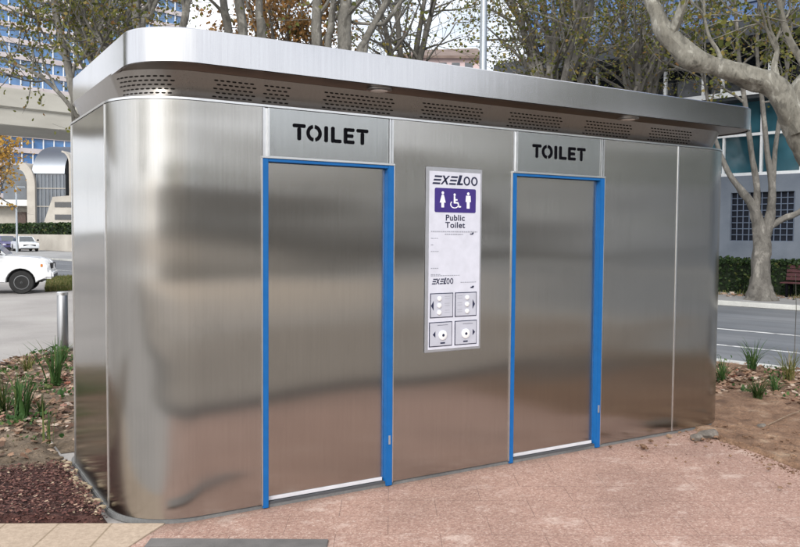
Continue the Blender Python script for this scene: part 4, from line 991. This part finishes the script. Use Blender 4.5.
for i in range(13):
    a_ = PI/2*i/12; y_ = 8.5*(1-math.cos(a_))-.25; z_ = zt_+.02+(zh-zt_)*math.sin(a_)
    V += [(x0-.3, y_, z_), (x1, y_, z_)]
for i in range(12): F.append((2*i, 2*i+1, 2*i+3, 2*i+2))
n0 = len(V); V += [(x0-.3, 8.25, zt_+.02), (x1, 8.25, zt_+.02)]
F += [(24, 25, n0+1, n0), tuple(range(0, 25, 2))+(n0,), tuple(range(1, 26, 2))+(n0+1,), (0, 1, n0+1, n0)]
obj('barrel_roof', V, F, m_sr, vb, smooth=True)
for k in range(8):
    xa_ = x0+(x1-x0)*(k+.5)/8; MB().box(xa_-.05, xa_+.05, -.12, -.003, 0, zt_-.1).build('mullion', flat('mullion_grey', (.2, .22, .25), .5), gz)
for py in (188, 206): vbox(36, 66, py, py+1, -.16, -.125, 'transom', m_cc, gz)
def rib(px0, px1, pyt, th_px, y0, y1):
    '''upright rib whose head curves over to the left'''
    xa_, z1 = vp(px0, pyt, y0); xb, _ = vp(px1, pyt, y0); w_ = xb-xa_; h_ = w_*1.5; th_ = th_px*112/FPX
    oa = [(xa_+w_*math.sin(PI/2*i/12), z1-h_+h_*math.cos(PI/2*i/12)) for i in range(13)]
    ia = [(xa_+(w_-th_)*math.sin(PI/2*i/12), z1-h_+(h_-th_)*math.cos(PI/2*i/12)) for i in range(13)]
    MB().extr([(p[0], y0, p[1]) for p in oa+[(xb, 0), (xb-th_, 0)]+ia[::-1]], (0, y1-y0, 0)).build('curved_fin', m_cc, vb)
rib(20, 35.5, 162, 8, -.6, 6); rib(62.5, 71.5, 151, 1.8, -.5, 6)
vbox(4, 27, 165, 200, 2.5, 9, 'side_vault_glazing', m_vg); vbox(-30, 27, 201, 246, 2.5, 9, 'ground_floor', m_cc)
vbox(17, 26, 212, 246, 2.2, 2.49, 'entrance', flat('entrance_brown', (.09, .06, .05), .6)); vbox(-30, 27.5, 199.5, 206, .4, 2.4, 'balcony', pm('balcony_white', [(.3, (.6, .6, .58)), (.7, (.7, .7, .68))], 1))
q_ = [vp(px, py, -4) for px, py in ((36, 246), (90, 246), (90, 194), (53, 197))]
wg = MB().extr([(x_, -4, max(0, z_)) for x_, z_ in q_], (0, 3, 0)).build('sloping_wing', m_cc, vb)
for py in (202, 214.5, 226.5): vbox(55, 86, py, py+5.5, -4.05, -4.003, 'window_slot', m_gd, wg)
# low wall by the far kerb
wa, wb_ = rp(52, 19.3), rp(122, 19.3)
lw = MB(); lw.obox((wa+wb_)/2, RD, 35, .2, 0, 1.55); tag(lw.build('low_wall', m_cc, bevel=.03), 'low pale concrete wall below the hedge at the far left', 'wall')

# (d) distant block between the trees
da = at(432, 235, 95); da.z = 0
db = frame('apartment_block', 'distant block with a brown sloping roof between the bare trees and the lamp post', 'building', da, (rt.x, rt.y))
k = 95/FPX
MB().box(-38*k, 46*k, 0, 14, 0, (235-58)*k+1.7).build('wall', pm('pinkish_render', [(.3, (.48, .36, .36)), (.7, (.58, .46, .45))], .5, .8, .1), db)
zr_ = (235-58)*k+1.7
MB().extr([(-41*k, -.6, zr_), (49*k, -.6, zr_), (49*k, 7, zr_+22*k), (-10*k, 7, zr_+20*k)], (0, 0, -.3)).build('roof', pm('brown_roof', [(.3, (.12, .085, .07)), (.7, (.19, .14, .12))], 1, .8, .2), db)
wn = MB()
for i in range(6):
    for j in range(6): wn = MB().box(-34*k+i*13*k, -26*k+i*13*k, -.05, .04, zr_-2.2-j*3, zr_-.7-j*3); wn.build('window', m_gd, db)

# (e) footbridge over the road
fb0 = at(36, 238, 36); fb0.z = 0
fb = frame('footbridge', 'pale concrete footbridge crossing above the road at the left', 'footbridge', fb0, (RN.x, RN.y))
def bz(py): return (238-py)/FPX*36+CAM.z
m_fb = pm('bridge_concrete', [(.3, (.44, .42, .37)), (.7, (.56, .54, .48))], .4, .85, .2, .01, stretch=(1, 1, 3), fine=(25, .12))
MB().box(-40, 34, 0, 4, bz(134), bz(117)).build('deck_beam', m_fb, fb, bevel=.03)
MB().box(-40, 34, -.12, .12, bz(116.6), bz(98)).build('parapet', m_fb, fb, bevel=.03)
MB().box(-40, 34, 3.88, 4.12, bz(116.6), bz(98)).build('parapet', m_fb, fb, bevel=.03)
for x in (-22, 16.5): MB().box(x, x+1.1, 1.4, 2.6, 0, bz(134)-.003).build('pier', m_fb, fb, bevel=.03)

# ------------------------------------------------------------------ unseen building and trees, added to shape what the steel mirrors
bb = thing('reflection_building', 'unseen long low brown stone building added behind the photographer for the reflections', 'building', (-6, -58, 0))
MB().box(-60, 70, -10, 0, 0, 4.3).build('wall', pm('brown_stone', [(.3, (.16, .135, .11)), (.7, (.26, .22, .18))], .5, .85, .2), bb)
wn = MB()
for i in range(26):
    for z in (1.2,): wn.box(-58+i*5, -55.4+i*5, .003, .05, z, z+1.9)
wn.build('windows', m_gd, bb)
park = [(34, -38, 'olive', 1.5), (25, -14, 'green', 1.75), (31, -3, 'olive', 1.4), (27, -25, 'olive', 1.8), (-33, -12, 'olive', .9)]
r_ = random.Random(5)
park += [(-8, 17, 'olive', 1.2), (-14, 30, 'green', 1.4)]  # off-frame trees added so the side panel mirrors something dark
park += [(-34+i*8.5+r_.uniform(-1.5, 1.5), -50+r_.uniform(-4, 4), ('olive', 'green', 'olive', 'brown')[i % 4], r_.uniform(.95, 1.2)) for i in range(11)]  # far tree belt added to darken the reflection in the upper wall
for i, (x, y, lm, k_) in enumerate(park):
    base = Vector((x, y, 0)); r = random.Random(100+i); limbs = [[(base+Vector((0, 0, -.1)), .28), (base+Vector((.1, 0, 2.2)), .2), (base+Vector((0, .1, 3)), .18)]]
    for k in range(6):
        a = k*PI/3+r.random(); limbs.append([(base+Vector((0, .1, 3)), .12), (base+Vector((1.7*math.cos(a), 1.7*math.sin(a), 3+2*k_)), .08), (base+Vector((3.4*math.cos(a), 3.4*math.sin(a), 3+3.8*k_+r.random())), .03)])
    if y > 0: lab, grp = 'unseen tree added left of the garden bed to darken the side panel reflection', 'unseen trees added for the side panel reflection'
    else: lab, grp = 'unseen tree added behind the photographer for the reflections', 'unseen trees added behind the photographer for the reflections'
    tree('reflection_tree', lab, base, limbs, M['bark_grey'], LM[lm], 1700 if i < 7 else 1600, .42, 200+i, (6, 5), 2.4*k_, 1.2, .6, .3, group=grp, zmin=2.6)
